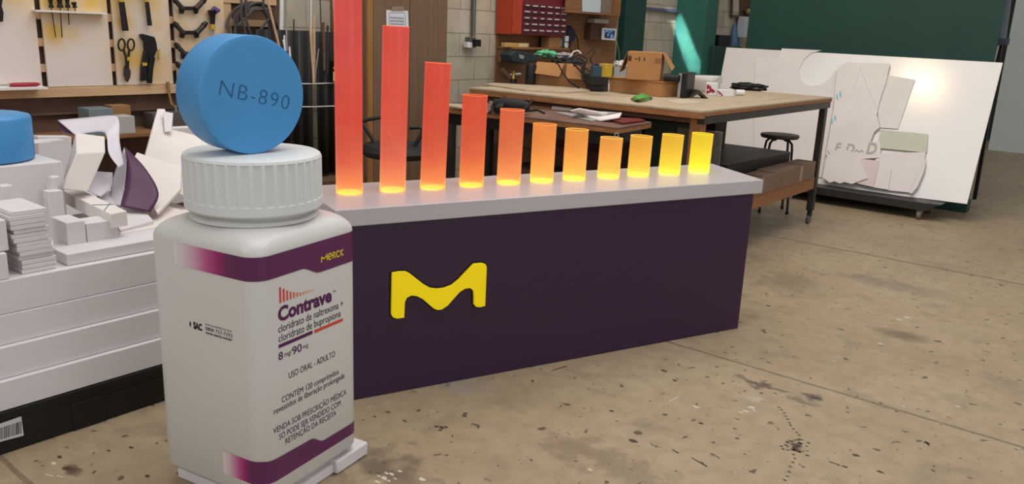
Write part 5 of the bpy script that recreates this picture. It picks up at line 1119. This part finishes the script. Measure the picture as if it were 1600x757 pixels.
# ------------------------------------------------------------------ far left wall details
cdt = single('steel_pipe', G().tube([PX(1121, -20, -4.96), PX(1117, 40, -4.96), PX(1112, 85, -4.96)], 0.028, 12), M_steel, 'grey pipe running down the block wall right of the green pillar', 'pipe')
fr = thing('picture_frame', 'dark framed panel hanging high on the far block wall', 'frame', PX(1160, 25, -4.97))
for a, b in (((1144, -25), (1142.5, 25)), ((1142.5, 25), (1178, 27))):
    link('frame_bar', G().tube([PX(a[0], a[1], -4.965), PX(b[0], b[1], -4.965)], 0.022, 4), M_dkwood, fr)
link('frame_panel', G().prism([PX(x, y, -4.975) for x, y in ((1158, -25), (1182, -25), (1180, 26), (1157, 26))], (-0.01, 0, 0)), M_dkwood, fr)
single('brass_bell', G(Matrix.Translation(PX(1171, 17.5, -4.90))).lathe([(0.01, -0.035), (0.06, -0.03), (0.082, 0), (0.06, 0.03), (0.01, 0.036)], 24), mat('polished brass', (206, 190, 120), rough=0.25, metal=0.9), 'shiny brass bell on the far wall beside the dark green board', 'bell')
single('paper_towel_dispenser', G().prism([PX(x, y, -4.85) for x, y in ((1166, 26), (1176, 27), (1172, 60), (1163, 59))], (-0.12, 0, 0)), mat('cool white plastic', (196, 202, 208), rough=0.4), 'tall white dispenser on the far wall at the edge of the green board', 'dispenser', bevel=0.006)
single('blue_cloth', G().grid([[PX(1147, 37, -4.98), PX(1149, 37, -4.98)], [PX(1145, 50, -4.96), PX(1153, 52, -4.96)], [PX(1143, 76, -4.90), PX(1157, 78, -4.90)]]), mat('light blue cloth', (90, 126, 164), rough=0.8), 'light blue cloth hanging to a point on the far wall', 'cloth', solid=0.01)
gbx = thing('green_cabinet', 'dark green cabinet standing against the far wall beyond the bench', 'cabinet', PX(1135, 130, -4.6))
ga, gb2 = PX(1116, 72, -4.55), PX(1160, 76, -4.55)
link('cabinet_body', G().box(-4.95, -4.55, ga.y, gb2.y, 0, ga.z), M_greenboard, gbx, bevel=0.005)
single('black_box', G().box(-4.90, -4.62, PX(1125, 70, -4.6).y, PX(1143, 70, -4.6).y, ga.z + 0.001, PX(1134, 55, -4.6).z), M_black, 'black box on top of the far green cabinet', 'box', bevel=0.004)
single('grey_bin', G().box(-4.55 + 0.02, -4.25, PX(1103, 115, -4.3).y, PX(1118, 115, -4.3).y, 0, PX(1110, 88, -4.3).z), M_dksteel, 'dark grey bin beside the far green cabinet', 'bin', bevel=0.01) if False else None

# ------------------------------------------------------------------ office chair behind the red tubes
och = thing('office_chair', 'black office chair with loop armrests, seen between the red tubes', 'chair', (-4.1, 3.72, 0))
cc = Vector((-4.12, 3.72, 0))
t0 = (PD(620, 230, 4.9) - CP).dot(CF)
DCH = 5.15
seat_c = PD(625, 235, DCH); cz = seat_c.z
link('seat', G(Matrix.Translation(Vector((seat_c.x, seat_c.y, cz)))).lathe([(0.12, -0.045), (0.22, -0.035), (0.245, 0.0), (0.22, 0.035), (0.10, 0.045)], 36), M_rubber, och)
link('armrest', G().tube([PD(x, y, DCH - 0.1) for x, y in ((566, 190), (575, 187), (598, 183), (610, 186), (606, 205), (600, 225))], 0.012, 10), M_black, och)
link('armrest', G().tube([PD(x, y, DCH - 0.1) for x, y in ((640, 200), (655, 199), (661, 202), (658, 212), (645, 232), (642, 240))], 0.012, 10), M_black, och)
link('back_support', G().tube([PD(x, y, DCH) for x, y in ((568, 195), (580, 215), (590, 235))], 0.012, 10), M_black, och)
sx, sy = seat_c.x, seat_c.y
link('gas_column', G().tube([(sx, sy, 0.10), (sx, sy, cz - 0.045)], 0.028, 12), M_dksteel, och)
for k in range(5):
    a = 2 * math.pi * k / 5 + 0.3; e_ = Vector((sx + 0.28 * math.cos(a), sy + 0.28 * math.sin(a), 0.065))
    lg_ = link('leg', G().tube([Vector((sx, sy, 0.11)), e_], [0.024, 0.016], 8), M_black, och)
    link('caster', G().tube([e_ + Vector((0, 0.02, -0.037)), e_ + Vector((0, -0.02, -0.037))], 0.026, 12), M_black, lg_)

# ------------------------------------------------------------------ round stool beyond the bench
zs_ = 0.675; SC = PZ(1219, 209.5, zs_); SC.z = 0
st = thing('round_stool', 'round stool with a dark seat and bent metal legs beyond the bench', 'stool', SC)
link('seat', G(Matrix.Translation(SC)).lathe([(0.10, zs_ - 0.035), (0.152, zs_ - 0.033), (0.163, zs_ - 0.018), (0.158, zs_ - 0.002), (0.10, zs_ + 0.004)], 48), mat('dark brown vinyl seat', (74, 62, 58), rough=0.5), st)
for k in range(4):
    a = math.pi / 4 + math.pi / 2 * k + 0.55; c_, s_ = math.cos(a), math.sin(a)
    P_ = lambda r, z: SC + Vector((r * c_, r * s_, z))
    lg_ = link('leg', G().tube([P_(0.05, zs_ - 0.046), P_(0.10, zs_ - 0.050), P_(0.128, zs_ - 0.075), P_(0.135, zs_ - 0.12), P_(0.165, 0.01)], 0.0105, 10), M_dksteel, st)
    link('rubber_foot', G().tube([P_(0.164, 0.022), P_(0.165, 0.0)], 0.014, 10), M_rubber, lg_)
link('foot_ring', G().tube([SC + Vector((0.158 * math.cos(a), 0.158 * math.sin(a), 0.14)) for a in [2 * math.pi * k / 32 for k in range(32)]], 0.007, 8, closed=True), M_steel, st)

# ------------------------------------------------------------------ dark green partition, white sheet, offcuts, dolly
YG = 8.50
gp = thing('green_partition', 'tall dark green partition board behind the big white sheet', 'partition', (-2.6, YG, 0))
link('partition_board', G().box(-3.735, -1.395, YG, YG + 0.04, 0.05, 2.5), M_greenboard, gp, bevel=0.003)
link('partition_foot', G().box(-3.6, -1.55, YG - 0.03, YG + 0.10, 0.0, 0.0495), M_dksteel, gp)
single('dark_post', G().box(-1.62, -1.56, 9.2, 9.26, 0.0, 2.0), M_black, 'dark metal post standing just behind the partition right edge', 'post') if False else None
sf = thing('metal_stand', 'blue grey metal frame standing behind the right edge of the green partition', 'frame', PY(1560, 60, 8.9))
link('upright', G().prism([PY(x, y, 8.75) for x, y in ((1574, -20), (1582, -20), (1571, 62), (1561, 62))], (0, 0.04, 0)), mat('blue grey metal', (118, 128, 140), rough=0.5), sf)
link('cross_piece', G().prism([PY(x, y, 8.72) for x, y in ((1556, 60), (1577, 60), (1575, 70), (1555, 70))], (0, 0.05, 0)), mat('slate metal', (66, 74, 88), rough=0.5), sf)
link('white_strip', G().prism([PY(x, y, 8.76) for x, y in ((1557, 71), (1561, 71), (1553, 100), (1548, 100))], (0, 0.03, 0)), M_white, sf)
link('dark_leg', G().prism([PY(x, y, 8.80) for x, y in ((1562, 70), (1566, 70), (1525, 312), (1519, 312))], (0, 0.04, 0)), M_black, sf)
# leaning white sheet
pB0 = Vector((0, 7.80, 0.166)); pT0 = Vector((0, 8.40, 1.345)); upv = (pT0 - pB0).normalized(); nrm = Vector((0, -upv.z, upv.y))
def LP(x, y, k=0.0): return PN(x, y, pB0 + nrm * k, nrm)
big = single('leaning_sheet', G().prism([LP(1511, 319), LP(1567, 98), LP(1135, 74), LP(1098, 268)], -nrm * 0.012), M_sheet, 'very large white acrylic sheet leaning against the green partition', 'sheet', bevel=0.001)
def off(pts, k, label, m=M_off, t=0.005, name='sheet_offcut'):
    k = k * 1.5
    return single(name, G().prism([LP(x, y, k) for x, y in pts], nrm * t), m, label, 'offcut', 'white offcuts leaning on the big sheet', bevel=0.0008)
arc = [(1275 + 27 * math.cos(math.radians(a)), 106 + 28 * math.sin(math.radians(a))) for a in range(285, 30, -15)]
off([(1222, 76), (1284, 79)] + [(1268, 83), (1256, 93), (1249, 108), (1250, 122), (1258, 132), (1270, 135), (1284, 132), (1296, 124), (1304, 112), (1308, 110), (1305, 145), (1300, 180), (1290, 240), (1284, 278), (1190, 262), (1178, 230), (1180, 93), (1215, 92)], 0.003, 'large offcut with a round bite cut from its top, left of the film covered one', name='sheet_offcut')
off([(1381, 117), (1430, 125), (1403, 202), (1376, 200), (1370, 170)], 0.004, 'slanted rectangular offcut just right of the film covered sheet')
off([(1376, 203), (1450, 210), (1448, 239), (1372, 232)], 0.010, 'grey beige rectangular offcut in the middle of the big sheet', mat('grey beige sheet', (196, 194, 178), rough=0.5, var=0.05, vs=20))
fs_ = off([(1308, 108), (1325, 97), (1345, 99), (1391, 99), (1384, 130), (1374, 160), (1370, 180), (1375, 199), (1366, 207), (1360, 222), (1376, 222), (1376, 247), (1344, 249), (1290, 243), (1302, 175)], 0.017, 'tall offcut with wrinkled film, blue marks and cut-out letters', M_off)
g = G(); random.seed(6)
M_cut = mat('grey cut-out recess', (176, 168, 158), rough=0.6)
def cut_letter(s, x0, x1, yb, k=0.031, hc=0.1):
    o_ = LP(x0, yb, k); e_ = LP(x1, yb, k); return link('cut_letter', text_geo(s, (e_ - o_).length, hc, o_, (1, 0, 0), upv, bold=0.03), M_cut, fs_)
cut_letter('E', 1304, 1312, 236, hc=0.085); cut_letter('D', 1321, 1334, 238, hc=0.09); cut_letter('D', 1353, 1368, 240, hc=0.115)
link('cut_letter', G().tube([LP(x, y, 0.0320) for x, y in ((1294, 236), (1297, 243), (1302, 239), (1308, 238))], 0.005, 6), M_cut, fs_)
link('cut_letter', G().tube([LP(x, y, 0.0320) for x, y in ((1336, 237), (1339, 234), (1342, 238), (1346, 235), (1349, 238))], 0.005, 6), M_cut, fs_)
M_cy = mat('pale cyan print', (130, 190, 206), rough=0.5)
for (x, y) in ((1308, 152), (1313, 148), (1300, 190), (1305, 185)):
    link('blue_mark', G().add([LP(x - 2, y - 4, 0.0310), LP(x + 1, y - 5, 0.0310), LP(x + 2, y + 4, 0.0310), LP(x - 1, y + 4, 0.0310)], [(0, 1, 2, 3)]), M_cy, fs_)
link('film_wrinkles', G().tube([LP(x, y, 0.0320) for x, y in ((1345, 102), (1340, 122), (1333, 138))], 0.004, 6).tube([LP(x, y, 0.0320) for x, y in ((1344, 104), (1352, 125), (1362, 150), (1370, 168))], 0.003, 6), mat('glossy film', (226, 222, 222), rough=0.15), fs_)
off([(1376, 240), (1446, 238), (1444, 260), (1436, 285), (1427, 302), (1388, 298), (1370, 290), (1368, 249), (1376, 247)], 0.018, 'wide bottom offcut right of the cut-out letters')
off([(1447, 246), (1444, 268), (1434, 292), (1425, 303), (1420, 302), (1434, 275)], 0.026, 'narrow curved sliver at the lower right of the offcuts')
off([(1372, 256), (1393, 264), (1388, 297), (1363, 293)], 0.027, 'small leaning offcut right of the pinkish one')
off([(1343, 248), (1374, 252), (1365, 293), (1339, 287)], 0.034, 'pinkish small offcut behind the many sided one', mat('pinkish white sheet', (214, 196, 194), rough=0.5))
off([(1285, 277), (1293, 243), (1303, 236), (1315, 233), (1341, 241), (1356, 279), (1331, 288), (1320, 285), (1312, 287), (1304, 284), (1296, 286)], 0.042, 'large many sided offcut at the lower left, beside the bench leg')
# dolly under the sheet
dl = thing('panel_dolly', 'low dark dolly on casters under the big white sheet', 'dolly', (-2.1, 7.75, 0))
DY = 7.60
zt0, zb0_ = 0.155, 0.085
dx0, dx1 = -3.1, PY(1450, 318, DY).x
link('deck', G().box(dx0, dx1, DY, 8.15, zb0_, zt0), M_dksteel, dl, bevel=0.004)
link('deck_end', G().prism([Vector((dx1, DY, zb0_)), Vector((dx1, DY, zt0)), Vector((dx1 + 0.10, DY + 0.02, zt0)), Vector((dx1 + 0.06, DY + 0.02, zt0 - 0.02))], (0, 0.5, 0)), M_dksteel, dl)
for (x, y) in ((dx1 - 0.06, DY + 0.04), (dx0 + 0.1, DY + 0.07), (dx1 - 0.06, 8.05), (dx0 + 0.1, 8.05)):
    c = link('caster', G().box(x - 0.022, x + 0.022, y - 0.03, y + 0.03, 0.045, zb0_ - 0.001), M_steel, dl, bevel=0.003)
    link('wheel', G(Matrix.Translation((x, y - 0.01, 0.035)) @ Matrix.Rotation(math.pi / 2, 4, 'Y') ).lathe([(0.012, -0.016), (0.035, -0.014), (0.035, 0.014), (0.012, 0.016)], 24), mat('tan caster wheel', (120, 100, 80), rough=0.5), c)
single('stop_block', G().box(-1.75, -1.36, 8.30, 8.44, 0.0, 0.11), M_greenboard, 'dark green block on the floor under the right end of the big sheet', 'block', bevel=0.003)

# drip marks and paint flecks on the concrete
random.seed(12); dg_ = G()
def spot(px_, py_, r, e=1.0, a0=0.0):
    c = PZ(px_, py_); n_ = 10; rr = [r * random.uniform(0.7, 1.25) for _ in range(n_)]
    return c, [Vector((c.x + rr[k] * math.cos(2 * math.pi * k / n_ + a0) * e, c.y + rr[k] * math.sin(2 * math.pi * k / n_ + a0), 0.0006)) for k in range(n_)]
def addspot(g, *a):
    c, ps = spot(*a); g.add(ps, [tuple(range(len(ps)))])
trail = [(1217, 637), (1221, 641), (1225, 646), (1228, 651), (1231, 656), (1234, 661), (1236, 666), (1240, 671), (1244, 676), (1248, 681), (1250, 687), (1250, 693), (1247, 698), (1242, 704), (1240, 711), (1242, 717), (1238, 723), (1236, 730), (1233, 738), (1230, 745), (1227, 751)]
for (x, y) in trail: addspot(dg_, x + random.uniform(-1, 1), y, 0.0045, 1.5)
for _ in range(26): addspot(dg_, 1243 + random.gauss(0, 14), 700 + random.gauss(0, 8), random.uniform(0.003, 0.007), 1.5)
for (x, y, r) in ((990, 690, 0.011), (1190, 615, 0.006), (955, 643, 0.007), (1095, 662, 0.007), (1337, 712, 0.009), (1448, 693, 0.008), (1375, 738, 0.008), (1320, 730, 0.007), (678, 582, 0.010), (690, 669, 0.008), (682, 667, 0.006), (697, 668, 0.006), (688, 673, 0.006), (1037, 580, 0.010), (1054, 595, 0.007), (105, 733, 0.012), (93, 715, 0.008), (230, 745, 0.007), (205, 700, 0.006), (170, 705, 0.005)):
    addspot(dg_, x, y, r, 1.6, random.random())
for (a, b) in (((1080, 716), (1105, 730)), ((1050, 703), (1060, 709)), ((862, 580), (885, 573)), ((1295, 722), (1312, 728)), ((1445, 690), (1452, 697))):
    p, q = PZ(*a), PZ(*b); n_ = (q - p).normalized(); n_ = Vector((-n_.y, n_.x, 0)) * 0.004
    dg_.add([p - n_ * .3, q - n_, q + n_, p + n_] and [Vector((v.x, v.y, 0.0006)) for v in (p - n_ * .3, q - n_, q + n_, p + n_)], [(0, 1, 2, 3)])
o = single('drip_marks', dg_, mat('dark drip paint', (74, 60, 50), rough=0.6), 'dark drips and splashes scattered over the concrete floor', 'stain'); o['kind'] = 'stuff'
fg_ = G()
for (x, y, r) in ((1173, 637, 0.010), (1165, 643, 0.007), (1158, 645, 0.006), (1088, 637, 0.008), (1178, 642, 0.006), (600, 748, 0.009), (612, 742, 0.006), (590, 754, 0.007), (604, 740, 0.005), (593, 745, 0.005), (607, 752, 0.005), (625, 737, 0.005), (618, 749, 0.004), (215, 548, 0.008), (219, 549, 0.010), (84, 725, 0.007), (1412, 636, 0.005), (1497, 636, 0.006), (1405, 500, 0.010), (1418, 497, 0.012), (1375, 538, 0.010), (660, 750, 0.009), (922, 735, 0.006)):
    addspot(fg_, x, y, r, 1.8, random.random())
for (a, b) in (((70, 742), (84, 745)), ((89, 744), (99, 747)), ((1045, 628), (1060, 621))):
    p, q = PZ(*a), PZ(*b); n_ = (q - p).normalized(); n_ = Vector((-n_.y, n_.x, 0)) * 0.0022
    fg_.add([Vector((v.x, v.y, 0.0006)) for v in (p - n_, q - n_, q + n_, p + n_)], [(0, 1, 2, 3)])
o = single('paint_flecks', fg_, mat('white fleck paint', (200, 190, 174), rough=0.6), 'small white paint flecks scattered over the concrete floor', 'stain'); o['kind'] = 'stuff'
